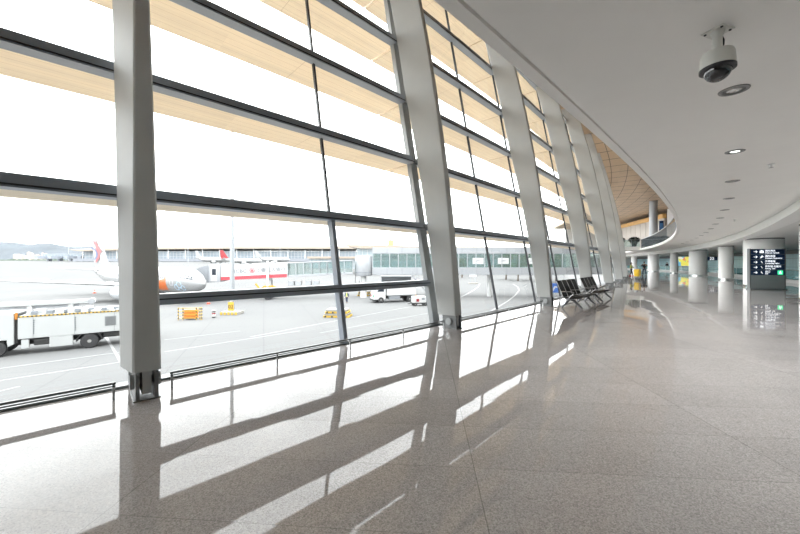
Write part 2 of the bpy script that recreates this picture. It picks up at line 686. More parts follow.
def window_bay(k):
    """bay k lies before pillar k (bay 0 is left of the nearest pillar)"""
    s0, s1 = (k - 1) * BAY + (.22 if k > 2 else -.08), k * BAY + (.22 if k > 1 else -.08)
    w = thing('window_%d' % (k + 2), '', 'window', P3(GLS, (s0 + s1) / 2, 0), tang((s0 + s1) / 2), kind='structure')
    w['label'] = 'leaning glazed bay beyond the left edge of the picture' if k < 0 else 'leaning glazed bay left of the nearest pillar' if k == 0 else 'leaning glazed bay just past the %s pillar' % ORD[k - 1]
    b = MB()
    n = 4
    b.loft([[gp(s0 + (s1 - s0) * i / n, z) for i in range(n + 1)] for z in ZS], close=False, caps=False)
    b.build('pane', MATS['wall_glass'], w, smooth=True, world=True)
    mid = (k - 1) * BAY + 3.2
    mullion(mid, .045, -.03, .035, TZ[0], TOPZ).build('mullion', frame_d, w, world=True)
    if k == 1:
        mullion(mid, .085, -.03, .13, .04, TZ[0]).build('mullion', frame, w, world=True)
    else:
        mullion(mid, .045, -.03, .035, .04, TZ[0]).build('mullion', frame_d, w, world=True)
    if k < 2:
        mullion(s1, .24 if k == 1 else .09, -.04, .10).build('mullion', frame_l, w, world=True)
    else:
        mullion(s1, .045, -.03, .035).build('mullion', frame_d, w, world=True)
    for i, z in enumerate(TZ):
        b = rail_at(z - .085, s0 + .1, s1 - .1, .17, -.03, .21)
        t = b.build('transom', frame, w, world=True)
        rail_at(z - .06, s0 + .1, s1 - .1, .02, .21, .222).build('groove', black, t, world=True)
    if k == 1:
        t = rail_at(1.02, s0 + .1, s1 - .1, .15, -.03, .16).build('transom', frame, w, world=True)
        rail_at(1.09, s0 + .1, s1 - .1, .018, .16, .172).build('groove', black, t, world=True)
    rail_at(0.0, s0, s1, .03, -.08, .06).build('sill', darksteel, w, world=True)
    # timber sun blades standing out beyond the glass at every transom
    for i, z in enumerate(TZ):
        dr = GLS - glean(z)
        dep = .95
        b = MB().arc([(dr - .06, z - .05), (dr - .06 - dep, z - .05), (dr - .06 - dep, z + .02), (dr - .06, z + .02)], s0 + .03, s1 - .03, 1.6)
        b.build('sun_blade', timber, w, world=True)
    return w


for k in range(-1, 12):
    window_bay(k)

# ------------------------------------------------------------------ leaning pillars
NP = 11


def make_pillar():
    root = thing('leaning_pillar', '', 'pillar', (0, 0, 0), 0, 'leaning steel pillars along the glass wall', kind='thing')
    b = MB()
    zz = [.33 + (12.29 - .33) * i / 20 for i in range(21)]
    rings = []
    for z in zz:
        wi = max(.075, .142 - .0112 * z)
        wo = .16
        D = min(.84, .46 + .06 * z)
        y = lean(z)
        ch = .02
        q = -.12 * D
        rings.append([Vector(p) for p in ((-wi + ch, y, z), (wi - ch, y, z), (wi, y + ch, z), (q + wo, y + D - ch, z), (q + wo - ch, y + D, z), (q - wo + ch, y + D, z), (q - wo, y + D - ch, z), (-wi, y + ch, z))])
    b.loft(rings).build('shaft', paint, root)
    for z in TZ:
        yo = lean(z) + min(.84, .46 + .06 * z)
        MB().box(-.05, .05, yo - .03, .72 + glean(z) - .02, z - .045, z + .045).build('bracket', frame_l, root)
    MB().box(-.13, .13, .0, .44, 0, .015).build('base_plate', darksteel, root, bevel=.004)
    for sx in (-1, 1):
        b = MB()
        pts = [(.01, .0), (.43, .0), (.43, .30), (.40, .34), (.04, .34), (.01, .30)]
        b.loft([[Vector((sx * x, y, z)) for y, z in pts] for x in (.07, .11)])
        b.build('lug', mat('lug_grey', (.20, .205, .205), .38, .2), root, bevel=.004)
    b = MB()
    b.box(-.045, .045, .05, .37, .06, .34)
    b.build('tongue', paint, root, bevel=.004)
    b = MB()
    b.cyl((-.14, .22, .18), (.14, .22, .18), .05, n=20)
    for sx in (-1, 1):
        b.cyl((sx * .108, .22, .18), (sx * .150, .22, .18), .085, n=20)
    b.build('hinge_pin', mat('pin_steel', (.33, .34, .34), .4, .5), root, smooth=True)
    return root


p0 = make_pillar()
for k in range(NP):
    lab = ('dark grey leaning pillar nearest the viewer, standing on a hinged steel foot' if k == 0 else
           'leaning grey pillar, %s from the left along the glass wall' % ORD[k])
    if k == 0:
        p0.location = P3(0, 0, 0)
        p0.rotation_euler = (0, 0, tang(0))
        p0['label'] = lab
    else:
        dup(p0, P3(0, k * BAY, 0), tang(k * BAY), lab)

# ------------------------------------------------------------------ low guard rails at the foot of the glass
for k in range(0, 10):
    s0, s1 = (k - 1) * BAY + .26, k * BAY - .27
    r = thing('guard_rail', 'low dark guard rail on short posts %s' % ('left of the nearest pillar' if k == 0 else 'running on from the %s pillar' % ORD[k - 1]), 'rail', P3(-.257, (s0 + s1) / 2, 0), tang((s0 + s1) / 2), 'low guard rails along the glass wall')
    b = MB()
    b.arc([(-.272, .185), (-.242, .185), (-.242, .212), (-.272, .212)], s0, s1, 1.5)
    b.build('top_rail', darksteel, r, world=True)
    MB().arc([(-.272, .158), (-.242, .158), (-.242, .174), (-.272, .174)], s0, s1, 1.5).build('lower_rail', darksteel, r, world=True)
    for i in range(5):
        s = s0 + .02 + (s1 - s0 - .04) * i / 4
        q = P3(-.257, s, 0)
        M = Matrix.Translation(q) @ Matrix.Rotation(tang(s), 4, 'Z')
        MB().box(-.012, .012, -.01, .01, 0, .186, M).build('post', steel, r, world=True)

# ================================================================== COLUMNS
col_spec = [(20.8, .60, 'slim'), (31.65, .96, 'thick'), (43.12, .55, 'slim'), (54.64, .90, 'thick'), (66.5, .52, 'slim'), (78.14, .90, 'thick'), (90.3, .55, 'slim'), (102, .9, 'thick')]
col_lab = ['slim round white column cut by the right edge of the picture', 'thick round white column behind the dark blue direction sign', 'slim round white column left of the one behind the direction sign',
           'thick round white column between the two slim ones left of the sign', 'slim round white column right beside the bright advertising screen', 'thick round white column just right of the person in dark clothes',
           'slim round white column behind the yellow cleaning trolley', 'farthest thick round white column']
for (s, r, kd), lab in list(zip(col_spec, col_lab))[:7]:
    q = P3(7.8, s, 0)
    t = thing('round_column', lab, 'column', q, tang(s), 'round columns of the concourse', kind='thing')
    MB().lathe([(r, .12), (r, 3.245)], 48).build('shaft', colm, t, smooth=True)
    MB().lathe([(r + .012, 0), (r + .012, .13), (r, .14)], 48).build('steel_skirting', mat('polished_steel', (.62, .62, .61), .12, 1.0), t, smooth=True)
    MB().lathe([(r + .004, 3.17), (r + .004, 3.243)], 48).build('shadow_joint', mat('joint_dark', (.2, .2, .2), .6), t, smooth=True)

# ------------------------------------------------------------------ direction sign in front of the thick column
white_e = mat('sign_white', (.85, .87, .9), .4, emit=(.9, .95, 1), estr=.75)
green_e = mat('sign_green', (.02, .55, .22), .4, emit=(.05, .85, .35), estr=.7)
cA, cB = Vector((21.06, 20.3, 0)), Vector((22.88, 20.05, 0))
ctr = (cA + cB) / 2
wid = (cB - cA).length
sgn = thing('direction_sign', 'tall dark blue direction sign with white arrows and lettering before a thick column', 'sign', ctr, math.atan2(cB.y - cA.y, cB.x - cA.x))
hw = wid / 2
MB().box(-hw, hw, -.02, .12, .06, 2.45).build('cabinet', mat('sign_back', (.30, .32, .33), .35, .4), sgn)
for sx in (-1, 1):
    MB().box(sx * hw - .03, sx * hw + .03, -.05, .14, 0, 2.47).build('post', darksteel, sgn, bevel=.008)
MB().box(-hw - .05, hw + .05, -.12, .2, 0, .06).build('foot_plate', darksteel, sgn)
MB().box(-hw + .03, hw - .03, -.035, -.02, .12, .86).build('lower_panel', mat('sign_grey_panel', (.34, .36, .36), .3, .3), sgn)
rows = [('国内到达', 'Domestic Arrivals', 'bag'), ('国内出发', 'Domestic Departures', 'plane'), ('中转航班', 'Connecting Flights', 'dot'), ('停车场 出租车', 'Parking  Taxi', 'dot'), ('出口', 'Exit', 'dot')]
RH = .312
for i, (zh, en, ic) in enumerate(rows):
    z1 = 2.43 - i * RH
    z0 = z1 - RH + .02
    p = MB().box(-hw + .03, hw - .03, -.045, -.02, z0, z1).build('direction_row', navy, sgn)
    zc = (z0 + z1) / 2
    F = -.05
    b = MB()      # arrow
    x = -hw + .18
    b.box(x, x + .17, F, F + .006, zc - .012, zc + .012)
    b.prism([(x + .10, zc + .075), (x + .125, zc + .075), (x + .20, zc), (x + .125, zc - .075), (x + .10, zc - .075), (x + .165, zc)], F, F + .006)
    b.build('arrow', white_e, p)
    b = MB()
    x = -hw + .50
    if ic == 'bag':
        b.box(x, x + .20, F, F + .006, zc - .08, zc + .06)
        b.box(x + .06, x + .14, F, F + .006, zc + .07, zc + .09)
    elif ic == 'plane':
        b.prism([(x, zc - .01), (x + .07, zc + .01), (x + .12, zc + .09), (x + .15, zc + .09), (x + .13, zc + .015), (x + .2, zc + .03), (x + .21, zc + .01), (x + .12, zc - .03), (x + .04, zc - .09), (x + .02, zc - .09), (x + .06, zc - .03)], F, F + .006)
    else:
        b.prism([(x + .05, zc + .06), (x + .08, zc + .06), (x + .16, zc - .06), (x + .13, zc - .06)], F, F + .006)
    b.build('pictogram', white_e, p)
    M = Matrix.Translation((-hw + .78, F, zc + .005)) @ Matrix.Rotation(pi / 2, 4, 'X')
    text('lettering', zh, .135, white_e, p, M, .003)
    M = Matrix.Translation((-hw + .78, F, zc - .105)) @ Matrix.Rotation(pi / 2, 4, 'X')
    text('lettering', en, .10, white_e, p, M, .003)
    if i == 4:
        b = MB().box(hw - .40, hw - .12, F - .002, F + .01, zc - .12, zc + .12).build('exit_pictogram', green_e, p, bevel=.02)
        b = MB()
        x = hw - .26
        b.ball((x, F - .006, zc + .075), .024, .006, .024, 10, 6)
        b.prism([(x - .03, zc + .045), (x + .03, zc + .05), (x + .025, zc - .01), (x + .07, zc - .05), (x + .055, zc - .07), (x - .005, zc - .03), (x - .04, zc - .085), (x - .065, zc - .07), (x - .025, zc - .005)], F - .01, F - .002)
        b.prism([(x - .08, zc + .02), (x - .03, zc + .05), (x - .03, zc + .03), (x - .07, zc)], F - .01, F - .002)
        b.build('running_figure', white_e, p)

# ------------------------------------------------------------------ balustrade with a white kerb, behind the columns
bal = thing('glass_balustrade', 'long teal glass balustrade on a pale kerb behind the columns', 'balustrade', P3(11.2, 50, 0), tang(50))
MB().arc([(10.85, 0), (11.35, 0), (11.35, .26), (10.85, .26)], 24, 108, 1.5).build('kerb', mat('kerb_grey', (.40, .40, .39), .4), bal, world=True)
MB().arc([(11.18, .26), (11.2, .26), (11.2, 1.02), (11.18, 1.02)], 24, 108, 1.5).build('glass_panel', MATS['teal_glass'], bal, world=True)
MB().arc([(11.15, 1.0), (11.23, 1.0), (11.23, 1.06), (11.15, 1.06)], 24, 108, 1.5).build('handrail', darksteel, bal, world=True)
for i in range(15):
    s = 25 + i * 5.8
    M = Matrix.Translation(P3(11.19, s, .26)) @ Matrix.Rotation(tang(s), 4, 'Z')
    MB().box(-.03, .03, -.03, .03, 0, .76, M).build('post', steel, bal, world=True)

# advertising screen and hanging sign between far columns
scr_p = P3(16.2, 75.2, 0)
scr = thing('advertising_screen', 'bright yellow and blue advertising screen between two far columns', 'screen', at(685.5, 66, 0), math.radians(-20))
MB().box(-1.35, 1.35, 0, .25, .0, 3.0).build('housing', mat('screen_frame', (.30, .32, .34), .4), scr)
m = bpy.data.materials.new('advert_picture')
m.use_nodes = True
t = m.node_tree
b_ = t.nodes['Principled BSDF']
tc = t.nodes.new('ShaderNodeTexCoord')
vv = t.nodes.new('ShaderNodeTexVoronoi')
vv.inputs['Scale'].default_value = 1.6
t.links.new(tc.outputs['Object'], vv.inputs['Vector'])
sx_ = t.nodes.new('ShaderNodeSeparateColor')
t.links.new(vv.outputs['Color'], sx_.inputs[0])
rp = t.nodes.new('ShaderNodeValToRGB')
rp.color_ramp.interpolation = 'CONSTANT'
for i, (p_, c_) in enumerate([(0, (.20, .55, .75)), (.3, (.95, .85, .15)), (.55, (.9, .9, .75)), (.7, (.30, .62, .25)), (.85, (.85, .35, .15))]):
    e = rp.color_ramp.elements[i] if i < 2 else rp.color_ramp.elements.new(p_)
    e.position = p_
    e.color = (*c_, 1)
t.links.new(sx_.outputs[0], rp.inputs[0])
t.links.new(rp.outputs[0], b_.inputs['Base Color'])
t.links.new(rp.outputs[0], b_.inputs['Emission Color'])
b_.inputs['Emission Strength'].default_value = .38
MB().box(-1.2, 1.2, -.02, 0, 1.05, 2.85).build('picture', m, scr)
hs = thing('hanging_sign', 'small dark hanging gate sign with white figures under the lower ceiling', 'sign', at(711.7, 48, 0), math.radians(-25))
MB().box(-.62, .62, -.06, .06, 1.98, 2.52).build('panel', navy, hs, bevel=.01)
for sx in (-1, 1):
    MB().cyl((sx * .5, 0, 2.52), (sx * .5, 0, 3.25), .015, n=8).build('hanger', steel, hs)
text('gate_number', '22', .5, white_e, hs, Matrix.Translation((0, -.07, 2.08)) @ Matrix.Rotation(pi / 2, 4, 'X'), .004, 'CENTER')

# ================================================================== CEILING FITTINGS
lamp_glow = mat('downlight_glow', (.9, .92, .88), .4, emit=(.95, 1, .92), estr=.9)
lamp_off = mat('downlight_reflector', (.55, .55, .53), .25, .6)
ringm = mat('downlight_ring', (.17, .17, .165), .35, .3)
well_m = mat('downlight_well', (.10, .10, .10), .5)
DL0, DLS = -.0167 * 184.2 + .0 + 8.1, 3.04
dl = thing('ceiling_downlight', '', 'downlight', (0, 0, 0), 0, 'row of recessed downlights in the pale ceiling')
b = MB()
b.loft([[Vector((r * math.cos(2 * pi * k / 32), r * math.sin(2 * pi * k / 32), z)) for k in range(32)] for r, z in ((.142, 0), (.138, -.010), (.106, -.012), (.100, 0))], caps=False)
b.build('ring', ringm, dl, smooth=True)
MB().lathe([(.101, .0), (.101, -.001), (.09, -.003)], 32).build('well', well_m, dl)
MB().lathe([(.07, -.004), (.06, -.010), (.02, -.013)], 24).build('lamp', lamp_off, dl, smooth=True)
# fill spots added in every downlight to brighten the hall, aimed straight down
li = bpy.data.lights.new('downlight_lamp', 'SPOT')
li.energy = 235
li.spot_size = math.radians(104)
li.spot_blend = .7
li.shadow_soft_size = .06
li.color = (.97, .99, 1.0)
lo = bpy.data.objects.new('lamp_light', li)
C.objects.link(lo)
lo.parent = dl
lo.location = (0, 0, -.03)
dls = [4.99 + DLS * i for i in range(14)]
for i, s in enumerate(dls):
    lab = 'recessed round downlight beside the dome camera, largest of the row' if i == 0 else ('recessed round ceiling downlight, second of the row, lit' if i == 1 else 'recessed round ceiling downlight, %s of the row beyond the dome camera' % (ORD[i] if i < 12 else '%dth' % (i + 1)))
    q = P3(4.74, s, 3.66)
    if i == 0:
        dl.location = q
        dl['label'] = lab
    else:
        r = dup(dl, q, 0, lab)
        if i == 1:
            for ch in [c for c in C.objects if c.parent == r and c.name.startswith('lamp') and c.type == 'MESH']:
                ch.data = ch.data.copy()
                ch.data.materials[0] = lamp_glow
for i, (u_, v_, lab) in enumerate([(771, 164, 'small white sprinkler head on the pale ceiling right of the downlights'), (705, 240, 'tiny white sprinkler head beyond the last clear downlights'), (734.5, 219.5, 'small white sprinkler head beside the fifth downlight')]):
    Y = FPX * 2.06 / (HOR - v_)
    sp = thing('sprinkler', lab, 'sprinkler', at(u_, Y, 3.66), 0, 'sprinkler heads in the pale ceiling')
    MB().lathe([(.055, 0), (.055, -.015), (.03, -.03)], 16).build('rose', whitep, sp)
    MB().cyl((0, 0, -.02), (0, 0, -.075), .02, n=10).build('nozzle', whitep, sp)
    MB().lathe([(.038, -.075), (.038, -.082)], 16).build('deflector', steel, sp)

# dome camera
dc = thing('dome_camera', 'white dome security camera hanging from the pale ceiling on a short arm', 'camera', at(717.5, 2.99, 3.66), math.radians(20))
cw = mat('camera_white', (.66, .66, .62), .4)
MB().box(-.085, .085, -.085, .085, -.012, 0).build('mount_plate', cw, dc, bevel=.01)
b = MB()
for x in (-.06, .06):
    for y in (-.06, .06):
        b.cyl((x, y, -.012), (x, y, -.02), .010, n=8)
b.build('screw', black, dc)
MB().cyl((0, 0, -.012), (0, 0, -.06), .05, .036, 20).build('socket', cw, dc, smooth=True)
MB().cyl((0, 0, -.055), (0, 0, -.20), .034, n=20).build('arm', cw, dc, smooth=True)
MB().tube([(.03, -.015, -.05), (.048, -.02, -.08), (.046, -.02, -.12), (.03, -.01, -.15)], .008, 8).build('cable', black, dc, smooth=True)
MB().lathe([(.03, -.18), (.085, -.185), (.108, -.195), (.118, -.22), (.124, -.33)], 40).build('housing', cw, dc, smooth=True)
MB().lathe([(.126, -.33), (.126, -.352), (.10, -.356)], 40).build('black_ring', black, dc, smooth=True)
b = MB()
b.lathe([(.098 * math.cos(a), -.35 - .098 * math.sin(a)) for a in [pi / 2 * i / 8 for i in range(8)]] + [(.004, -.449)], 32)
b.build('dome', MATS['dome_glass'], dc, smooth=True)
b = MB()
b.ball((0, 0, -.365), .06, .06, .055, 16, 10)
b.build('lens_unit', mat('lens_grey', (.35, .36, .37), .25, .3), dc, smooth=True)

# ================================================================== BEAM SEATING
chairblk = mat('seat_black', (.012, .012, .016), .5)
chairblk.node_tree.nodes['Principled BSDF'].inputs['Specular IOR Level'].default_value = .25
alu = mat('polished_aluminium', (.45, .45, .46), .3, .8)
legm = mat('leg_dark', (.12, .12, .125), .3, .6)
PITCH = .545


def make_bench():
    """x along the wall, y outwards (backs towards the glass)"""
    r = thing('beam_seat', '', 'bench', (0, 0, 0), 0, 'black beam seats facing the hall')
    MB().box(-1.12, 1.12, -.035, .035, .33, .38).build('beam', legm, r, bevel=.006)
    for i in range(4):
        x = (i - 1.5) * PITCH
        b = MB()
        pr = [(-.29, .375), (-.26, .395), (-.10, .385), (.08, .372), (.16, .378), (.16, .355), (.08, .35), (-.10, .36), (-.26, .368), (-.29, .355)]
        b.loft([[Vector((x + sx, y, z)) for y, z in pr] for sx in (-.255, .255)])
        b.build('seat', chairblk, r, bevel=.006)
        b = MB()
        pr = [(.165, .40), (.195, .39), (.29, .62), (.435, .95), (.425, .975), (.40, .968), (.255, .63)]
        b.loft([[Vector((x + sx, y, z)) for y, z in pr] for sx in (-.215, .215)])
        b.build('backrest', chairblk, r, bevel=.006)
        for sx in (-1, 1):
            MB().tube([(x + sx * .245, -.22, .355), (x + sx * .245, .10, .345), (x + sx * .245, .18, .39), (x + sx * .245, .275, .63), (x + sx * .245, .41, .95)], .012, 8).build('side_frame', alu, r, smooth=True)
    for x in (-.86, .86):
        b = MB()
        b.tube([(x, 0, .33), (x, -.10, .29), (x, -.22, .16), (x, -.36, .045), (x, -.38, .01)], [.045, .045, .04, .032, .034], 10)
        b.build('leg', legm, r, smooth=True)
        b = MB()
        b.tube([(x, 0, .33), (x, .08, .28), (x, .17, .15), (x, .26, .04), (x, .28, .0)], [.045, .045, .04, .032, .034], 10)
        b.build('leg', legm, r, smooth=True)
    for x in (-1.10, 0, 1.10):
        b = MB()
        b.tube([(x, .25, .585), (x, .10, .60), (x, -.08, .605), (x, -.17, .585), (x, -.165, .53), (x, -.06, .43), (x, .0, .36)], .013, 8)
        b.build('armrest', alu, r, smooth=True)
    return r


bn = make_bench()
for i, (s, lab) in enumerate([(12.78, 'nearer black four-seat beam bench with its back to the glass wall'), (15.72, 'farther black four-seat beam bench with its back to the glass wall')]):
    q = P3(.68, s + .05, 0)
    if i == 0:
        bn.location = q
        bn.rotation_euler = (0, 0, tang(s))
        bn['label'] = lab
    else:
        dup(bn, q, tang(s), lab)

# ================================================================== UPPER LEVEL
ur = thing('balcony_railing', 'curved grey glass railing along the edge of the upper floor', 'railing', P3(3.3, 40, 4.28), tang(40))
MB().arc([(3.285, 3.99), (3.30, 3.99), (3.30, 5.42), (3.285, 5.42)], -20, 65.4, 1.0).build('glass_panel', MATS['rail_glass'], ur, world=True)
MB().arc([(3.26, 5.40), (3.33, 5.40), (3.33, 5.46), (3.26, 5.46)], -20, 65.4, 1.0).build('handrail', steel, ur, world=True)
for i in range(66):
    s = 10 + i * .85
    M = Matrix.Translation(P3(3.33, s, 3.98)) @ Matrix.Rotation(tang(s), 4, 'Z')
    MB().box(-.02, .02, -.02, .02, 0, 1.43, M).build('baluster', frame_l, ur, world=True)
# cross gallery reaching out to the glass wall
o = MB().arc([(-.4, 3.70), (3.25, 3.70), (3.25, 4.28), (-.4, 4.28)], 65.4, 72, 1).build('floor_gallery', white_ceil)
tag(o, 'short white gallery joining the upper floor to the glass wall', 'gallery', kind='structure')
M = Matrix.Translation(P3(0, 65.5, 4.28)) @ Matrix.Rotation(tang(65.5), 4, 'Z')
cg = thing('gallery_railing', 'straight clear glass railing on the short far gallery', 'railing', P3(1.4, 65.5, 4.28), tang(65.5))
MB().box(0, .015, -3.2, .4, 0, 1.12, M).build('glass_panel', MATS['link_glass'], cg, world=True)
MB().box(-.02, .04, -3.2, .4, 1.1, 1.16, M).build('handrail', steel, cg, world=True)
for i in range(4):
    MB().box(-.02, .03, -3.2 + i * 1.15, -3.16 + i * 1.15, 0, 1.12, M).build('post', steel, cg, world=True)
random.seed(21)
for i, (dr, s, w_, lab) in enumerate([(.7, 66.9, .8, 'dark bushy plant in a low planter on the far gallery, nearer the glass wall'), (2.6, 67.0, 1.0, 'dark bushy plant in a low planter on the far gallery, nearer the curved railing')]):
    lc = thing('potted_shrub', lab, 'plant', P3(dr, s, 4.28), tang(s), 'dark plants on the far gallery')
    MB().lathe([(.32, 0), (.42, .55), (.38, .55), (.36, .5)], 20).build('planter', mat('planter_dark', (.03, .03, .032), .7), lc, smooth=True)
    b = MB()
    for k in range(700):
        a_ = random.uniform(0, 2 * pi)
        q_ = random.random() ** .5
        c_ = Vector((q_ * math.cos(a_) * .45, q_ * math.sin(a_) * w_ * .75, 1.25 + random.uniform(-.75, .45) * math.sqrt(max(.05, 1 - q_ * q_))))
        d1 = Vector((random.gauss(0, 1), random.gauss(0, 1), random.gauss(0, 1))).normalized() * .15
        d2 = d1.cross(Vector((random.gauss(0, 1), random.gauss(0, 1), random.gauss(0, 1)))).normalized() * .06
        b.bm.faces.new([b.bm.verts.new(c_ + e) for e in (d1, d2, -d1, -d2)])
    b.build('foliage', mat('shrub_dark', (.012, .018, .013), .8), lc)
    MB().tube([(0, 0, .5), (0, 0, 1.3)], .04, 8).build('stem', mat('stem_brown', (.06, .045, .03), .8), lc)
uc = thing('upper_column', 'round grey column rising from the upper floor to the timber ceiling', 'column', at(653.5, 58, 4.34), 0, kind='thing')
MB().lathe([(.60, 0), (.60, 7.93)], 40).build('shaft', mat('upper_column_grey', (.42, .44, .46), .35), uc, smooth=True)
MB().lathe([(.64, 0), (.64, .2)], 40).build('base_ring', steel, uc, smooth=True)
# pale screen wall with a timber band on top, across the upper hall
a_, b2 = Vector((57.5, 88.5, 0)), Vector((52.6, 67.0, 0))
d_ = (b2 - a_)
ln = d_.length
o = thing('wall_screen', 'pale panelled screen wall across the far upper hall with a timber top band', 'wall', a_ + Vector((0, 0, 4.34)), math.atan2(d_.y, d_.x), kind='structure')
b = MB()
b.box(0, ln, -.15, .15, 0, 6.2)
for i in range(9):
    b.box(i * ln / 9 - .04, i * ln / 9 + .04, -.2, .2, 0, 6.2)
b.build('panel', mat('screen_pale', (.52, .48, .43), .5), o)
MB().box(0, ln, -.35, .35, 6.2, 7.1).build('timber_band', mat('timber_band', (.72, .43, .15), .45, noise=.12, nscale=2), o, bevel=.03)
o = thing('wall_return', 'plain white wall beside the timber-topped screen on the upper floor', 'wall', Vector((52.8, 66.5, 4.34)), math.radians(-55), kind='structure')
MB().box(0, 14, -.2, .2, 0, 7.9).build('panel', mat('upper_white', (.9, .9, .9), .5), o)
us = thing('upper_sign', 'narrow dark blue sign on the upper floor beside the grey column', 'sign', at(661.3, 56, 4.34), math.radians(-20))
MB().box(-.3, .3, -.08, .08, .0, 4.3).build('panel', navy, us, bevel=.01)
MB().box(-.22, .22, -.1, -.08, 2.9, 3.9).build('notice', mat('sign_blue', (.08, .22, .5), .4), us)

# ================================================================== PEOPLE IN THE HALL
skinm = mat('skin', (.62, .42, .32), .5)
hairm = mat('hair_black', (.02, .018, .017), .5)


def person(label, loc, rz, H=1.7, top=(.1, .1, .1), legs=(.05, .06, .09), shoe=(.03, .03, .03), stride=.22, arms='walk', vest=None, long_hair=False, group=None):
    """facing +x, walking"""
    r = thing('person', label, 'person', loc, rz, group)
    k = H / 1.7
    Z = lambda *p: Vector(p) * k
    sd = stride
    hip = .92
    # one body: pelvis, spine, neck, head, arms with hands, legs with feet
    sh = 1.38
    if arms == 'push':
        el = [(.10, .26, 1.12), (.12, -.26, 1.12)]
        wr = [(.36, .22, 1.02), (.36, -.22, 1.02)]
    elif arms == 'up':
        el = [(.02, .33, 1.15), (.02, -.33, 1.15)]
        wr = [(.22, .17, 1.24), (.22, -.17, 1.24)]
    else:
        el = [(-.08, .25, 1.12), (.04, -.25, 1.12)]
        wr = [(-.10, .27, .88), (.18, -.25, .90)]
    V = [((0, 0, hip), .12), ((0, 0, 1.10), .115), ((0, 0, 1.28), .13), ((0, 0, 1.42), .075), ((.01, 0, 1.50), .052), ((.03, 0, 1.585), (.085, .078)), ((.025, 0, 1.66), (.075, .07))]
    E = [(0, 1), (1, 2), (2, 3), (3, 4), (4, 5), (5, 6)]

    def add(p, rad, to):
        V.append((p, rad))
        E.append((to, len(V) - 1))
        return len(V) - 1
    for i, sy in enumerate((1, -1)):
        a = add((0, sy * .165, sh), .055, 2)
        a = add(el[i], .040, a)
        a = add(wr[i], .028, a)
        dv = (Vector(wr[i]) - Vector(el[i])).normalized()
        hd = Vector(wr[i]) + dv * .07
        a = add(tuple(hd), .032, a)
        # four fingers and a thumb
        for f in range(4):
            c = hd + Vector((0, (f - 1.5) * .017, 0)) + dv * .05
            e = add(tuple(c), .009, a)
            add(tuple(c + dv * (.028 + .006 * (f in (1, 2))) + Vector((.008, 0, -.008))), .0075, e)
        add(tuple(Vector(wr[i]) + dv * .05 + Vector((.03, -sy * .03, 0))), .010, a)
    for i, sy in enumerate((1, -1)):
        fx = sd * (1 if i == 0 else -1)
        a = add((0, sy * .09, .86), .088, 0)
        kn = (fx * .55 + .05, sy * .095, .48)
        a = add(kn, .056, a)
        an = (fx - (.08 if fx < 0 else 0), sy * .095, .09 if fx > 0 else .12)
        a = add(an, .038, a)
        add((an[0] + .13, sy * .105, .035), .032, a)
    skin('body', [(Z(*p), (tuple(q * k for q in rd) if isinstance(rd, tuple) else rd * k)) for p, rd in V], E, skinm, r, 2)
    # clothes
    g = 1.16
    tm = mat('cloth_%d_%d_%d' % tuple(int(c * 255) for c in top), top, .8, noise=.06, nscale=20)
    lm = mat('cloth_%d_%d_%d' % tuple(int(c * 255) for c in legs), legs, .8, noise=.06, nscale=20)
    sm = mat('cloth_%d_%d_%d' % tuple(int(c * 255) for c in shoe), shoe, .5)
    JV = [((0, 0, .86), (.14, .175)), ((0, 0, 1.10), (.14, .17)), ((0, 0, 1.30), (.14, .18)), ((0, 0, 1.425), (.075, .08))]
    JE = [(0, 1), (1, 2), (2, 3)]
    for i, sy in enumerate((1, -1)):
        JV.append(((0, sy * .175, 1.385), .072))
        JE.append((2, len(JV) - 1))
        JV.append((el[i], .056))
        JE.append((len(JV) - 2, len(JV) - 1))
        JV.append((tuple(Vector(el[i]).lerp(Vector(wr[i]), .93)), .044))
        JE.append((len(JV) - 2, len(JV) - 1))
    skin('jacket', [(Z(*p), (tuple(q * k for q in rd) if isinstance(rd, tuple) else rd * k)) for p, rd in JV], JE, tm, r, 2)
    TV = [((0, 0, .93), (.12, .14))]
    TE = []
    for i, sy in enumerate((1, -1)):
        fx = sd * (1 if i == 0 else -1)
        TV.append(((0, sy * .09, .84), .105))
        TE.append((0, len(TV) - 1))
        TV.append(((fx * .55 + .05, sy * .095, .48), .074))
        TE.append((len(TV) - 2, len(TV) - 1))
        TV.append(((fx - (.08 if fx < 0 else 0), sy * .095, .11 if fx > 0 else .14), .058))
        TE.append((len(TV) - 2, len(TV) - 1))
    skin('trousers', [(Z(*p), (tuple(q * k for q in rd) if isinstance(rd, tuple) else rd * k)) for p, rd in TV], TE, lm, r, 2)
    for i, sy in enumerate((1, -1)):
        fx = sd * (1 if i == 0 else -1)
        x = fx - (.08 if fx < 0 else 0)
        MB().ball((x * k + .06 * k, sy * .10 * k, .045 * k), .145 * k, .055 * k, .05 * k, 14, 8).build('shoe', sm, r, smooth=True)
    b = MB()
    b.ball((.005 * k, 0, 1.645 * k), .100 * k, .092 * k, .092 * k, 16, 10)
    if long_hair:
        b.ball((-.07 * k, 0, 1.54 * k), .055 * k, .085 * k, .12 * k, 12, 8)
    b.build('hair', hairm, r, smooth=True)
    # face: eyes, nose, mouth and ears
    b = MB()
    for sy in (1, -1):
        b.ball((.112 * k, sy * .032 * k, 1.605 * k), .008 * k, .012 * k, .007 * k, 8, 6)
    b.build('eye', black, r, smooth=True)
    b = MB()
    b.ball((.122 * k, 0, 1.58 * k), .018 * k, .012 * k, .022 * k, 8, 6)
    for sy in (1, -1):
        b.ball((.025 * k, sy * .085 * k, 1.59 * k), .018 * k, .010 * k, .028 * k, 8, 6)
    b.build('nose_and_ears', skinm, r, smooth=True)
    MB().ball((.112 * k, 0, 1.548 * k), .008 * k, .024 * k, .006 * k, 8, 6).build('mouth', mat('lips', (.45, .2, .18), .5), r, smooth=True)
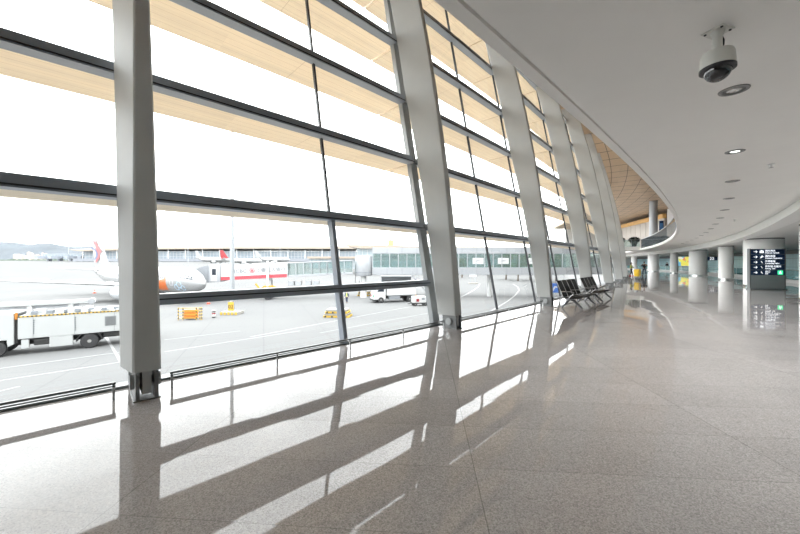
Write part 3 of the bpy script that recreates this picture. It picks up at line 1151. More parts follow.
    if vest:
        vm_ = mat('vest_%d' % int(vest[1] * 255), vest, .7)
        skin('vest', [(Z(*p), tuple(q * k for q in rd)) for p, rd in [((0, 0, .90), (.15, .175)), ((0, 0, 1.10), (.142, .165)), ((0, 0, 1.32), (.142, .175)), ((0, 0, 1.41), (.10, .11))]], [(0, 1), (1, 2), (2, 3)], vm_, r, 2)
    return r


person('person in a yellow vest and red shoes by the yellow trolley', at(631.3, 41.6, 0), math.radians(-20), 1.66, (.25, .28, .10), (.05, .05, .06), (.55, .04, .06), .12, 'push', (.72, .66, .05), True)
person('person in dark clothes walking beside the yellow trolley', at(644.3, 42.0, 0), math.radians(75), 1.76, (.02, .022, .03), (.03, .06, .09), (.03, .03, .03), .16, 'up')
person('person in black standing behind the glass balustrade between far columns', at(667, 69.5, 0), math.radians(-110), 1.72, (.025, .02, .022), (.02, .02, .025), (.03, .03, .03), .08)

# cleaning trolley
CT = .70
ct = thing('cleaning_trolley', 'cleaning trolley with a big yellow bag on castors', 'trolley', at(637.4, 32.9, 0), math.radians(-60))
b = MB()
rings = []
for z, a, c in ((.30, .30, .25), (.36, .34, .28), (.7, .37, .31), (.98, .36, .30), (1.0, .35, .29)):
    rings.append([Vector((a * math.copysign(abs(math.cos(t_)) ** .5, math.cos(t_)), c * math.copysign(abs(math.sin(t_)) ** .5, math.sin(t_)), z)) for t_ in [2 * pi * i / 28 for i in range(28)]])
b.loft(rings)
b.build('bag', mat('bag_yellow', (.82, .52, .02), .5, noise=.08, nscale=6), ct, smooth=True)
MB().box(-.40, .40, -.33, .33, .14, .20).build('base', mat('trolley_grey', (.28, .29, .31), .5), ct, bevel=.02)
for sx in (-1, 1):
    for sy in (-1, 1):
        MB().tube([(sx * .38, sy * .31, .2), (sx * .38, sy * .31, 1.06)], .015, 8).build('post', steel, ct)
        q = MB().cyl((sx * .34, sy * .29 - .02, .06), (sx * .34, sy * .29 + .02, .06), .06, n=14)
        q.build('castor', rubber, ct)
MB().box(-.40, .40, -.33, .33, 1.02, 1.06).build('top_frame', mat('trolley_grey', (.28, .29, .31), .5), ct, bevel=.01)
MB().box(-.30, .02, -.25, .22, 1.06, 1.22).build('tray', mat('tray_grey', (.5, .52, .55), .5), ct, bevel=.02)
MB().tube([(.40, -.3, 1.05), (.55, -.3, 1.12), (.55, .3, 1.12), (.40, .3, 1.05)], .016, 8).build('push_handle', darksteel, ct)

ct.scale = (CT, CT, 1.0)

# ================================================================== OUTSIDE
OD = .57                   # outside colours darkened below their real tone to balance the bright sky


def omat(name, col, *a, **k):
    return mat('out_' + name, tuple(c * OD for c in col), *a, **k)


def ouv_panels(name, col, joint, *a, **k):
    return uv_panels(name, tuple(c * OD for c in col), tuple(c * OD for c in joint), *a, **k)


owhite = omat('white_paint', (.88, .89, .89), .35, noise=.02, nscale=1)
ys = [-60, -20, 0, 20, 40, 60, 80, 110, 130, 160, 200, 260, 320, 390, 460, 700, 1200, 2600, 7000]
xs = [-7000, -2000, -800, -400, -200, -100, -60, -30, 0, 30, 60, 100, 200, 400, 800, 2000, 7000]
b = MB()
vs = [[b.bm.verts.new((x, y, gz(y))) for x in xs] for y in ys]
for i in range(len(ys) - 1):
    for j in range(len(xs) - 1):
        b.bm.faces.new((vs[i][j], vs[i][j + 1], vs[i + 1][j + 1], vs[i + 1][j]))
o = b.build('ground_apron', MATS['apron'])
tag(o, 'wide pale concrete apron outside the glass wall', 'apron', kind='structure')


def gpt(u, v):             # apron point seen at pixel u, v (flat part of the apron)
    Y = FPX * (EYE - GZ) / (v - HOR)
    return at(u, Y, GZ)


linem = omat('line_white', (.42, .42, .42), .8)
for i, (a, c, w) in enumerate([((-40, 387), (119, 362.5), .13), ((-40, 374), (119, 352.5), .13), ((-20, 396), (20, 386.5), .13), ((106, 337), (121, 362), .16),
                               ((164, 352), (300, 331), .14), ((164, 340), (240, 331), .10), ((250, 337), (420, 305), .14), ((320, 333), (452, 309), .12)]):
    p, q = gpt(*a), gpt(*c)
    d = (q - p)
    n_ = Vector((-d.y, d.x, 0)).normalized() * w / 2
    up = Vector((0, 0, .012))
    b = MB()
    b.loft([[p + n_, p - n_, p - n_ + up, p + n_ + up], [q + n_, q - n_, q - n_ + up, q + n_ + up]])
    o = b.build('road_marking', linem)
    tag(o, 'painted white lines on the apron', 'road marking', 'painted lines on the apron', kind='structure')
for pts in ([(452, 301), (460, 297.5), (467, 294), (473, 290.5), (478, 287), (480, 283.5)], [(488, 313), (498, 307), (508, 301), (515, 295.5), (519, 290.5), (518, 287), (513, 284)]):
    pp = [gpt(*q) for q in pts]
    b = MB()
    rings = []
    for i, p in enumerate(pp):
        d = (pp[min(i + 1, len(pp) - 1)] - pp[max(i - 1, 0)])
        n_ = Vector((-d.y, d.x, 0)).normalized() * .13
        up = Vector((0, 0, .012))
        rings.append([p + n_, p - n_, p - n_ + up, p + n_ + up])
    b.loft(rings)
    o = b.build('road_marking', linem)
    tag(o, 'curved white guide line on the apron', 'road marking', 'painted lines on the apron', kind='structure')

# ---- hills and the far town
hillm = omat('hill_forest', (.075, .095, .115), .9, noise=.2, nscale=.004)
b = MB()
prof = [(-420, 247), (-300, 243), (-200, 247), (-100, 241), (-30, 242), (0, 241.5), (12, 242), (30, 244.5), (39, 243.2), (50, 243), (62, 245.5), (75, 246.7), (90, 246), (104, 247.5), (125, 249), (150, 253), (175, 258), (200, 262)]
D = 3600
vsr = []
for u, v in prof:
    x = (u - 400) / FPX * D
    zt = EYE + (HOR - v) * D / FPX
    random.seed(int(u))
    vsr.append([Vector((x, D - 900, 4)), Vector((x * .97, D - 500, 4 + .35 * (zt - 4) + random.uniform(-12, 12))), Vector((x * .99, D - 200, 4 + .75 * (zt - 4) + random.uniform(-10, 10))), Vector((x, D, zt)), Vector((x * 1.03, D + 900, 4))])
b.loft(vsr, close=False, caps=False)
o = b.build('hills', hillm, smooth=True)
tag(o, 'low hazy wooded hills on the horizon', 'hills', kind='structure')
random.seed(11)
tw = [omat('tower_pale', (.62, .56, .50), .8), omat('tower_grey', (.52, .53, .55), .8), omat('tower_rose', (.60, .48, .42), .8)]
winm = omat('tower_window', (.2, .23, .27), .4)
for i in range(13):
    u = 16 + i * 2.7 + random.uniform(-.6, .6)
    Y = 1350 + i * 32
    vt = random.uniform(252.2, 256)
    h = EYE + (HOR - vt) * Y / FPX - gz(Y)
    w = random.uniform(7, 11)
    t = thing('tower_block', 'pale far apartment block on the skyline before the hills', 'building', at(u, Y, gz(Y)), random.uniform(-.4, .4), 'far apartment blocks below the hills')
    MB().box(-w / 2, w / 2, -6, 6, 0, h).build('wall', tw[i % 3], t)
    MB().box(-w * .3, w * .3, -3, 3, h, h + 3).build('roof_house', tw[(i + 1) % 3], t)
    b = MB()
    for k in range(int(h / 4)):
        b.box(-w * .42, w * .42, -6.1, -6, 2 + k * 4, 3.6 + k * 4)
    b.build('window', winm, t)
b = MB()
random.seed(3)
for i in range(90):
    u = -120 + i * 2.4
    Y = 1000 + random.uniform(-40, 40)
    p = at(u, Y, gz(Y) + 2)
    b.ball((p.x, p.y, p.z), random.uniform(6, 10), 6, random.uniform(4, 7), 8, 6)
o = b.build('treeline', omat('treeline_green', (.08, .12, .08), .9), smooth=True)
tag(o, 'thin dark line of far trees below the hills', 'trees', kind='stuff')

# ---- far terminal across the apron
TG = gz(400)
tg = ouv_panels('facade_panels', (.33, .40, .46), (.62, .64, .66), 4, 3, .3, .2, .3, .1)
roofm = omat('roof_tan', (.50, .42, .345), .6)


def box_uv(b, x0, x1, y0, y1, z0, z1):
    uv = b.bm.loops.layers.uv.get('UVMap') or b.bm.loops.layers.uv.new('UVMap')
    n0 = len(b.bm.faces)
    b.box(x0, x1, y0, y1, z0, z1)
    b.bm.faces.ensure_lookup_table()
    for f in b.bm.faces[n0:]:
        f.normal_update()
        for l in f.loops:
            c = l.vert.co
            l[uv].uv = (c.x + c.y, c.z)
    return b


te = thing('terminal_building', 'long far terminal with a tan overhanging roof behind the parked airliners', 'building', Vector((-225, 400, TG)))
box_uv(MB(), -150, 290, 0, 60, 0, 12.5).build('facade', tg, te)
b = MB()
rings = []
for x, zt in ((-160, 14.0), (-148, 14.2), (-60, 16.4), (40, 17.2), (160, 17.0), (292, 16.4)):
    th = .5 if x == -160 else 2.2
    rings.append([Vector((x, -8, zt - th)), Vector((x, -8, zt)), Vector((x, 30, zt + 3)), Vector((x, 66, zt)), Vector((x, 66, zt - th))])
b.loft(rings)
b.build('roof', roofm, te)
MB().box(-150, 290, -14, 0, 0, 3.4).build('lower_floor', omat('terminal_base', (.36, .38, .42), .6), te)
for i in range(22):
    MB().cyl((-146 + i * 20, -6, 0), (-146 + i * 20, -6, 14), .5, n=8).build('roof_post', owhite, te)
tp = thing('pier_building', 'low far pier of grey boarding bridges left of the long terminal', 'building', at(64, 420, TG + .5))
b = box_uv(MB(), -26, 40, 0, 10, 3.5, 8.5)
b.build('walkway', tg, tp)
MB().box(-27, 41, -.5, 11, 8.5, 9.3).build('roof', omat('pier_roof', (.52, .55, .58), .6), tp)
for x in (-24, -10, 4, 20, 34):
    MB().box(x, x + 3, 2, 6, 0, 3.5).build('leg', omat('pier_leg', (.42, .46, .52), .6), tp)
for x in (-22, -6, 14, 30):
    MB().box(x, x + 4.5, -14, 0, 3, 6.5).build('bridge_arm', omat('pier_leg', (.42, .46, .52), .6), tp)

# ---- nearer concourse behind the glazed link
cn = thing('concourse_building', 'nearer glazed concourse with a tan sharp-edged roof behind the boarding link', 'building', Vector((0, 150, gz(150))))
CB = gz(150)
box_uv(MB(), -20, 110, 0, 25, 0, 10.0).build('facade', ouv_panels('concourse_glass', (.42, .50, .54), (.70, .72, .73), 2.2, 2.8, .1, .12, .25, .12), cn)
b = MB()
b.loft([[Vector((x, -3, z0)), Vector((x, -3, z1)), Vector((x, 28, z1 + 1)), Vector((x, 28, z0))] for x, z0, z1 in ((-24, 12.6, 13.0), (-18, 11.4, 12.9), (20, 10.4, 12.1), (110, 10.2, 11.8))])
b.build('roof', roofm, cn)
box_uv(MB(), -19, -2, -1, 0, 8, 11.6).build('clerestory', MATS['concourse_glass'], cn)
ru = thing('roof_unit', 'white and ochre plant box standing on the tan concourse roof', 'roof unit', Vector((-3.2, 152, CB + 12.2)))
MB().box(-2.2, .2, -1.5, 1.5, 0, 3.1).build('ochre_box', omat('ochre', (.72, .50, .22), .6), ru, bevel=.05)
MB().box(.2, 3.2, -1.5, 1.5, 0, 2.6).build('white_box', owhite, ru, bevel=.05)
cl = thing('side_building', 'low glazed wing left of the nearer concourse, partly behind the window bar', 'building', Vector((-50, 205, gz(205))))
box_uv(MB(), -5, 40, 0, 12, 0, 6.2).build('facade', MATS['concourse_glass'], cl)
MB().box(-6, 41, -2, 13, 6.2, 7.4).build('roof', roofm, cl)

# ---- trees behind the link
leafm = omat('leaf_green', (.13, .24, .08), .7, noise=.35, nscale=2.5)
barkm = omat('bark', (.16, .12, .09), .9)
random.seed(5)
for i, (u, Y, h, wd) in enumerate([(449, 120, 8.5, 5), (462, 128, 7.5, 4), (506, 118, 9.0, 5.5), (518, 112, 10.5, 6.5), (530, 116, 9.5, 6), (541, 108, 8.5, 5), (556, 110, 9, 5.5)]):
    lab = ['bushy green tree seen through the glazed link just right of the second pillar', 'smaller green tree second to the right of the second pillar', 'rounded green tree left of the tallest one beyond the link',
           'tallest green tree beyond the glazed link before the third pillar', 'green tree right of the tallest one beyond the link', 'green tree just left of the third pillar beyond the link', 'green tree right of the third pillar beyond the link'][i]
    t = thing('tree', lab, 'tree', at(u, Y, gz(Y)), 0, 'trees beyond the glazed link')
    b = MB()
    b.tube([(0, 0, 0), (.1, 0, h * .3), (0, .1, h * .6)], [.28, .2, .12], 8)
    for k in range(4):
        a = k * 1.6
        b.tube([(0.05, 0, h * .3), (math.cos(a) * wd * .2, math.sin(a) * wd * .2, h * .55)], [.12, .05], 6)
    b.build('trunk', barkm, t)
    b = MB()
    for k in range(700):
        a = random.uniform(0, 2 * pi)
        zz = random.uniform(-1, 1)
        rr = (random.random() ** .4) * math.sqrt(max(0, 1 - zz * zz)) * (1 + .25 * math.sin(3 * a + zz * 4))
        c = Vector((rr * math.cos(a) * wd / 2, rr * math.sin(a) * wd / 2, h * .62 + zz * h * .36))
        s = random.uniform(.22, .45)
        d1 = Vector((random.gauss(0, 1), random.gauss(0, 1), random.gauss(0, 1))).normalized() * s
        d2 = d1.cross(Vector((random.gauss(0, 1), random.gauss(0, 1), random.gauss(0, 1)))).normalized() * s * .7
        vq = [b.bm.verts.new(c + e) for e in (d1, d2, -d1, -d2)]
        b.bm.faces.new(vq)
    b.build('crown', leafm, t)

# ---- airliners
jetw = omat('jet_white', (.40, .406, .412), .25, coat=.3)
jetg = omat('jet_grey', (.62, .64, .66), .35)
jetd = omat('jet_window', (.04, .05, .07), .2)
redm = omat('livery_red', (.42, .03, .04), .4)
blum = omat('livery_blue', (.02, .05, .20), .4)
orgm = omat('livery_orange', (.72, .17, .03), .4)
lblm = omat('livery_light_blue', (.45, .66, .85), .4)


def airliner(name_label, loc, rz, group=None, main=False, fin_red=False):
    """nose at x = 0 pointing +x, ground at z = 0"""
    r = thing('airliner', name_label, 'airplane', loc, rz, group)
    L = 38.0
    st = [(0, .05, 2.95), (-.25, .42, 2.98), (-.8, .85, 3.05), (-1.7, 1.28, 3.2), (-2.8, 1.6, 3.32), (-4.2, 1.82, 3.38), (-6, 1.88, 3.4), (-12, 1.88, 3.4), (-24, 1.88, 3.4), (-28, 1.72, 3.56), (-32, 1.25, 3.98), (-35.5, .72, 4.42), (-37.5, .36, 4.7), (-38, .12, 4.75)]
    n = 32
    b = MB()
    b.loft([[Vector((x, q * math.cos(2 * pi * k / n), zc + q * 1.06 * math.sin(2 * pi * k / n))) for k in range(n)] for x, q, zc in st])
    fu = b.build('fuselage', jetw, r, smooth=True)

    def side(x, z):        # point on the left or right skin
        for (xa, qa, za), (xb, qb, zb) in zip(st, st[1:]):
            if xb <= x <= xa:
                f = (xa - x) / (xa - xb)
                q, zc = qa + (qb - qa) * f, za + (zb - za) * f
                h = (z - zc) / (q * 1.06)
                return q * math.sqrt(max(0, 1 - h * h))
        return 0
    # wings, slats and fairings
    for sy in (1, -1):
        b = MB()
        rings = []
        for y, xl, ch, z, th in ((1.5, -13.2, 7.6, 2.4, .85), (5.5, -15.6, 5.0, 2.75, .5), (16.2, -21.2, 1.9, 3.7, .22)):
            rings.append([Vector((xl - ch * f, sy * y, z + th * g)) for f, g in ((0, 0), (.08, .35), (.35, .55), (.7, .35), (1, .05), (.7, -.1), (.35, -.4), (.08, -.3))])
        rings.append([Vector((-22.4 - 1.2 * f, sy * 16.9, 5.6 + .1 * g)) for f, g in ((0, 0), (.08, .35), (.35, .55), (.7, .35), (1, .05), (.7, -.1), (.35, -.4), (.08, -.3))])
        b.loft(rings)
        b.build('wing', jetw, r, smooth=True)
        for y, x in ((4.2, -18.6), (7.5, -19.4), (11.0, -20.6)):
            b = MB()
            b.ball((x, sy * y, 2.45 + .09 * y), 1.7, .22, .28, 10, 8)
            b.build('flap_fairing', jetg, r, smooth=True)
        b = MB()
        b.lathe([(.05, 0), (.7, .0), (.95, .5), (1.05, 1.4), (1.0, 2.4), (.78, 3.2), (.5, 3.9), (.2, 4.3)], 24, Matrix.Translation((-11.4, sy * 4.9, 1.55)) @ Matrix.Rotation(-pi / 2, 4, 'Y'))
        b.build('engine', jetg, r, smooth=True)
        MB().box(-15.2, -12.6, sy * 4.9 - .12, sy * 4.9 + .12, 2.3, 2.75).build('pylon', jetw, r)
        b = MB()
        rings = []
        for y, xl, ch, z, th in ((.5, -32.6, 3.4, 4.7, .3), (6.9, -36.2, 1.4, 5.2, .12)):
            rings.append([Vector((xl - ch * f, sy * y, z + th * g)) for f, g in ((0, 0), (.1, .4), (.4, .5), (1, .0), (.4, -.4), (.1, -.35))])
        b.loft(rings)
        b.build('tailplane', jetw, r, smooth=True)
        g_ = MB()
        g_.cyl((-17.8, sy * 2.85, .55), (-17.8, sy * 2.85, 2.4), .12, n=8)
        for yy in (2.6, 3.1):
            g_.cyl((-17.8, sy * yy - .18, .55), (-17.8, sy * yy + .18, .55), .55, n=18)
        g_.build('main_gear', rubber, r)
    g_ = MB()
    g_.cyl((-4.2, 0, .35), (-4.2, 0, 1.9), .09, n=8)
    g_.cyl((-4.2, -.3, .35), (-4.2, .3, .35), .35, n=16)
    g_.build('nose_gear', rubber, r)
    # fin
    b = MB()
    rings = []
    for z, xl, ch, th in ((4.6, -28.6, 9.0, .42), (6.2, -31.4, 6.6, .34), (12.5, -36.0, 3.0, .16)):
        rings.append([Vector((xl - ch * f, th * g, z)) for f, g in ((0, 0), (.08, .55), (.35, .8), (1, 0), (.35, -.8), (.08, -.55))])
    b.loft(rings)
    fin = b.build('fin', redm if fin_red else jetw, r)
    for sy in (1, -1):
        b = MB()
        for xx in (-1.2, -1.75, -2.35, -2.95):
            z0, z1 = 3.62 + .16 * (-xx - 1.2), 4.0 + .23 * (-xx - 1.2)
            pts = [(xx, z0), (xx - .48, z0 + .08), (xx - .48, z1 + .11), (xx - .04, z1)]
            b.hull([Vector((x, sy * (side(x, z) + .012), z)) for x, z in pts], [(0, 1, 2, 3)])
        b.build('cockpit_window', jetd, fu)
        b = MB()
        for k in range(36):
            if k in (17, 18):
                continue
            x = -6.9 - k * .56
            b.hull([Vector((x - dx, sy * (side(x, z) + .01), z)) for dx, z in ((0, 3.72), (.24, 3.72), (.24, 4.05), (0, 4.05))], [(0, 1, 2, 3)])
        b.build('cabin_window', jetd if main else jetg, fu)
        b = MB()
        for z0, z1, x0, x1 in ((2.75, 4.62, -4.80, -4.7), (2.75, 4.62, -5.55, -5.45), (4.54, 4.64, -5.55, -4.7), (2.75, 2.84, -5.55, -4.7)):
            for q in range(5):
                za, zb = z0 + (z1 - z0) * q / 5, z0 + (z1 - z0) * (q + 1) / 5
                b.hull([Vector((x, sy * (side(x, z) + .012), z)) for x, z in ((x0, za), (x1, za), (x1, zb), (x0, zb))], [(0, 1, 2, 3)])
        b.build('door_outline', jetg, fu)
        if main:
            # tail emblem: a red swooping bird over a blue arc
            def fy(x, z):
                return sy * (.06 + .8 * (.34 + (.16 - .34) * (z - 6.2) / 6.3))

            def fx(x, z):
                k_ = (z - 6.2) / 6.3
                return -31.4 - 4.6 * k_ - (6.6 - 3.6 * k_) * .52 + (x + 34.0) * 1.75
            b = MB()
            red = [(-34.9, 10.4), (-33.9, 10.3), (-33.3, 8.9), (-32.75, 8.2), (-33.3, 7.9), (-33.6, 7.0), (-34.6, 6.1), (-34.9, 6.15), (-34.3, 7.2), (-34.15, 8.1), (-34.25, 9.2)]
            b.hull([Vector((fx(x, z), fy(x, z), z)) for x, z in red], [tuple(range(len(red)))])
            b.build('emblem_red', redm, fin)
            b = MB()
            arc_o = [(-35.4 + 1.55 * math.cos(a), 7.85 + 1.25 * math.sin(a)) for a in [-1.35 + 2.9 * i / 12 for i in range(13)]]
            arc_i = [(-35.55 + 1.15 * math.cos(a), 7.85 + 1.0 * math.sin(a)) for a in [-1.35 + 2.9 * i / 12 for i in range(13)]]
            for i in range(12):
                q = [arc_o[i], arc_o[i + 1], arc_i[i + 1], arc_i[i]]
                b.hull([Vector((fx(x, z), fy(x, z) + sy * .01, z)) for x, z in q], [(0, 1, 2, 3)])
            b.build('emblem_blue', blum, fin)
            # orange and pale blue figures painted on the side
            b = MB()
            for (xa, xb, za, zb, zc_, zd) in ((-6.6, -7.4, 1.9, 2.0, 4.0, 3.6), (-7.4, -8.4, 2.0, 1.9, 3.6, 3.4), (-8.4, -9.4, 1.9, 1.9, 3.4, 3.6)):
                for q in range(5):
                    f0, f1 = q / 5, (q + 1) / 5
                    pts = [(xa, za + (zc_ - za) * f0), (xb, zb + (zd - zb) * f0), (xb, zb + (zd - zb) * f1), (xa, za + (zc_ - za) * f1)]
                    b.hull([Vector((x, sy * (side(x, z) + .012), z)) for x, z in pts], [(0, 1, 2, 3)])
            b.build('painted_figure', orgm, fu)
            b = MB()
            for (cx, cz, ra) in ((-3.4, 2.9, .55), (-4.1, 2.5, .45), (-2.8, 2.45, .38), (-3.5, 2.15, .35)):
                for q in range(14):
                    a, a2 = q * .42, (q + 1) * .42
                    pts = [(cx + ra * math.cos(a), cz + ra * math.sin(a)), (cx + ra * math.cos(a2), cz + ra * math.sin(a2)), (cx + ra * .72 * math.cos(a2), cz + ra * .72 * math.sin(a2)), (cx + ra * .72 * math.cos(a), cz + ra * .72 * math.sin(a))]
                    b.hull([Vector((x, sy * (side(x, z) + .012), z)) for x, z in pts], [(0, 1, 2, 3)])
            b.build('painted_scrolls', lblm, fu)
            b = MB()
            for (x0, x1) in ((-30.2, -30.9), (-31.2, -31.9)):
                b.hull([Vector((x, sy * (side(x, z) + .05), z)) for x, z in ((x0, 4.8), (x1, 4.8), (x1, 5.05), (x0, 5.05))], [(0, 1, 2, 3)])
            b.build('rear_marking', jetd, fu)
            for q in range(2):
                b = MB()
                b.hull([Vector((x, sy * (side(x, z) + .02), z)) for x, z in ((-31.0 - q * 1.2, 4.1), (-33.5, 4.9), (-33.5, 5.0), (-31.2 - q * 1.2, 4.3))], [(0, 1, 2, 3)])
                b.build('tail_stripe', orgm, fu)
    return r


nose = at(204, 48.0, GZ)
airliner('white airliner with a red and blue emblem on its fin parked behind the nearest pillar', nose, math.atan2(-.50, .866), 'parked airliners', True)
for i, (u, Y, rz, fr, lab) in enumerate([(229, 330, math.radians(-12), False, 'small far white airliner at the left end of the far row'), (262, 285, math.radians(-8), True, 'far white airliner with a red fin behind the light mast'), (290, 340, math.radians(-10), False, 'far white airliner right of the red-finned one')]):
    airliner(lab, at(u, Y, gz(Y)), rz, 'parked airliners', False, fr)

# ---- boarding bridge with the advertising panel
jb_a, jb_b = Vector((-30.9, 55.1, 0)), Vector((-7.7, 59.0, 0))
dj = (jb_b - jb_a)
lj = dj.length
rzj = math.atan2(dj.y, dj.x)
slope = 1.05 / lj
jgrey = omat('bridge_grey', (.55, .57, .60), .45)
jgrey2 = omat('bridge_dark', (.36, .38, .41), .5)
jb = thing('boarding_bridge', 'white covered boarding bridge with a red striped bank advert reaching to the airliner', 'jet bridge', (jb_a.x, jb_a.y, GZ), rzj)
zf = lambda x: 3.35 + slope * x          # floor height along it


def jbox(x0, x1, w, h0, h1, nm, m, par=jb):
    b = MB()
    b.loft([[Vector((x, -w, zf(x) + h0)), Vector((x, w, zf(x) + h0)), Vector((x, w, zf(x) + h1)), Vector((x, -w, zf(x) + h1))] for x in (x0, x1)])
    return b.build(nm, m, par, bevel=.03)


# cab with a folding canopy
b = MB()
rings = []
for i in range(9):
    f = i / 8
    x = .3 - 2.2 * f
    rings.append([Vector((x, -1.6 - .3 * f, 2.9)), Vector((x, 1.6, 2.9)), Vector((x - .2 * f, 1.6, 5.6 - 1.0 * f * f)), Vector((x - .2 * f, -1.6 - .3 * f, 5.6 - 1.0 * f * f))])
b.loft(rings)
b.build('folding_canopy', jgrey2, jb)
cb = jbox(.25, 1.95, 1.7, -.45, 2.45, 'cab', jgrey)
MB().box(.75, 1.35, -1.74, -1.69, zf(1) + .7, zf(1) + 1.7).build('cab_window', jetd, cb)
MB().box(.55, 1.5, -1.73, -1.70, zf(1) - .3, zf(1) + 2.2).build('cab_door', owhite, cb)
tn = jbox(1.95, 12.2, 1.45, -.25, 2.25, 'tunnel', owhite)
ad = MB()
ad.loft([[Vector((x, -1.50, zf(x) - .2)), Vector((x, -1.45, zf(x) - .2)), Vector((x, -1.45, zf(x) + .35)), Vector((x, -1.50, zf(x) + .35))] for x in (2.0, 12.15)])
ad.build('red_band', omat('advert_red', (.80, .10, .13), .45), tn)
greyt = omat('advert_grey', (.16, .17, .20), .5)
sl = math.atan(slope)
M = Matrix.Translation((4.0, -1.47, zf(4.0) + .85)) @ Matrix.Rotation(-sl, 4, 'Y') @ Matrix.Rotation(pi / 2, 4, 'X')
text('advert_lettering', 'ICBC', .85, greyt, tn, M, .01)
M = Matrix.Translation((7.3, -1.47, zf(7.3) + .85)) @ Matrix.Rotation(-sl, 4, 'Y') @ Matrix.Rotation(pi / 2, 4, 'X')
text('advert_lettering', '工银私人银行', .78, greyt, tn, M, .01)
b = MB()
for q in range(24):
    a, a2 = 2 * pi * q / 24, 2 * pi * (q + 1) / 24
    b.hull([Vector((6.7 + k * math.cos(w), -1.48, zf(6.7) + 1.15 + k * math.sin(w))) for k, w in ((.42, a), (.42, a2), (.33, a2), (.33, a))], [(0, 1, 2, 3)])
zc = zf(6.7) + 1.15
b.box(6.5, 6.67, -1.482, -1.478, zc - .2, zc + .2)
b.box(6.73, 6.9, -1.482, -1.478, zc - .2, zc + .2)
b.build('advert_emblem', omat('advert_red', (.8, .1, .13), .45), tn)
for nm, x0, x1, w in (('glazed_tunnel', 12.2, 18.6, 1.25), ('glazed_tunnel', 18.6, lj - .6, 1.1)):
    g1 = jbox(x0, x1, w, -.25, .1, nm, jgrey)
    jbox(x0, x1, w, 2.0, 2.2, 'roof', jgrey, g1)
    jbox(x0, x1, w - .05, .1, 2.0, 'glass', MATS['link_glass'], g1)
    k = int((x1 - x0) / 1.1)
    for i in range(k + 1):
        x = x0 + (x1 - x0) * i / k
        b = MB()
        for sy in (-1, 1):
            b.box(x - .05, x + .05, sy * w - .05, sy * w + .05, zf(x) + .05, zf(x) + 2.05)
        b.build('frame', jgrey, g1)
b = MB()
for sy in (-1, 1):
    b.box(9.0, 9.35, sy * 1.7 - .15, sy * 1.7 + .15, .5, zf(9) + 2.6)
b.box(9.0, 9.35, -1.7, 1.7, zf(9) - .7, zf(9) - .35)
b.build('lift_column', owhite, jb, bevel=.03)
b = MB()
b.box(8.6, 9.8, -1.9, 1.9, .35, .75)
b.build('bogie', jgrey2, jb, bevel=.03)
for sy in (-1.7, 1.7):
    MB().cyl((9.2, sy - .25, .5), (9.2, sy + .25, .5), .5, n=18).build('wheel', rubber, jb)
MB().tube([(7.2, -1.2, 2.6), (8.0, -1.6, 1.7), (8.6, -1.7, 2.2), (10.0, -1.7, 2.2), (10.7, -1.6, 1.9), (11.8, -1.5, 1.6), (12.4, -1.4, 1.7)], .16, 10).build('yellow_hose', omat('hose_yellow', (.80, .42, .05), .5), jb, smooth=True)
b = MB()
for x in (12.2, 13.4, 15.0, 16.3):
    b.box(x, x + .95, -1.0, .8, 2.2, 3.0)
b.build('air_unit', jgrey, jb, bevel=.03)

# ---- rotunda and the fixed glazed link
ro = thing('rotunda', 'grey rotunda on a thick round leg joining the boarding bridge to the glazed link', 'rotunda', Vector((-6.4, 59.2, GZ)))
MB().lathe([(.1, 3.7), (1.35, 3.8), (1.5, 4.0), (1.5, 6.9), (1.35, 7.2), (.1, 7.25)], 28).build('drum', jgrey, ro, smooth=True)
MB().lathe([(.62, 0), (.55, .3), (.5, 3.75)], 24).build('leg', owhite, ro, smooth=True)
MB().lathe([(1.52, 4.3), (1.52, 4.45)], 28, caps=False).build('band', jgrey2, ro)
MB().tube([(-1.3, -.8, 3.9), (-1.35, -.9, 2.8), (-.9, -.9, 2.2), (-.6, -.7, 2.9)], .05, 6).build('cable', rubber, ro)

lk = thing('boarding_link', 'long glazed grey corridor on legs joining the rotunda to the terminal', 'walkway', Vector((0, 58.5, GZ)))
X0, X1 = -4.85, 36.0
panelg = omat('link_panel', (.50, .52, .55), .5)
MB().box(X0, X1, 0, 4, 4.0, 5.25).build('lower_band', panelg, lk)
MB().box(X0, X1, 0, 4, 7.65, 8.7).build('upper_band', panelg, lk)
b = MB()
for x in [X0 + i * 2.6 for i in range(16)]:
    for z0, z1 in ((4.0, 5.25), (7.65, 8.7)):
        b.box(x - .03, x + .03, -.02, 0, z0, z1)
b.build('panel_joint', omat('joint_grey', (.33, .34, .36), .6), lk)
MB().box(X0 + .05, X1, .05, .08, 5.25, 7.65).build('glass', MATS['link_glass'], lk)
MB().box(X0 + .05, X1, 3.9, 3.93, 5.25, 7.65).build('rear_glass', MATS['link_glass'], lk)
for i in range(28):
    x = X0 + .05 + i * 1.5
    MB().box(x - .07, x + .07, -.03, .12, 5.25, 7.65).build('mullion', panelg, lk)
for x in (12.6, 17.0, 22.2):
    po = MB().box(x, x + 1.9, .015, .045, 5.85, 6.9).build('poster', owhite, lk)
    MB().prism([(x + .3, 6.3), (x + .9, 6.5), (x + 1.6, 6.4), (x + 1.0, 6.3)], .01, .015).build('poster_mark', jgrey2, po)
for x in (6, 16, 26):
    MB().cyl((x, 2, 0), (x, 2, 4.0), .38, n=18).build('leg', owhite, lk, smooth=True)
ub = thing('equipment_cabin', 'grey equipment cabin standing under the glazed link', 'cabin', Vector((-1.3, 63.5, GZ)))
MB().box(-2.2, 3.4, 0, 2.6, .3, 3.4).build('body', jgrey2, ub, bevel=.05)
MB().box(-2.3, 3.5, -.1, 2.7, 3.4, 3.55).build('roof', jgrey, ub)
for x in (-1.8, 2.6):
    MB().box(x, x + .4, .3, 2.3, 0, .3).build('skid', rubber, ub)
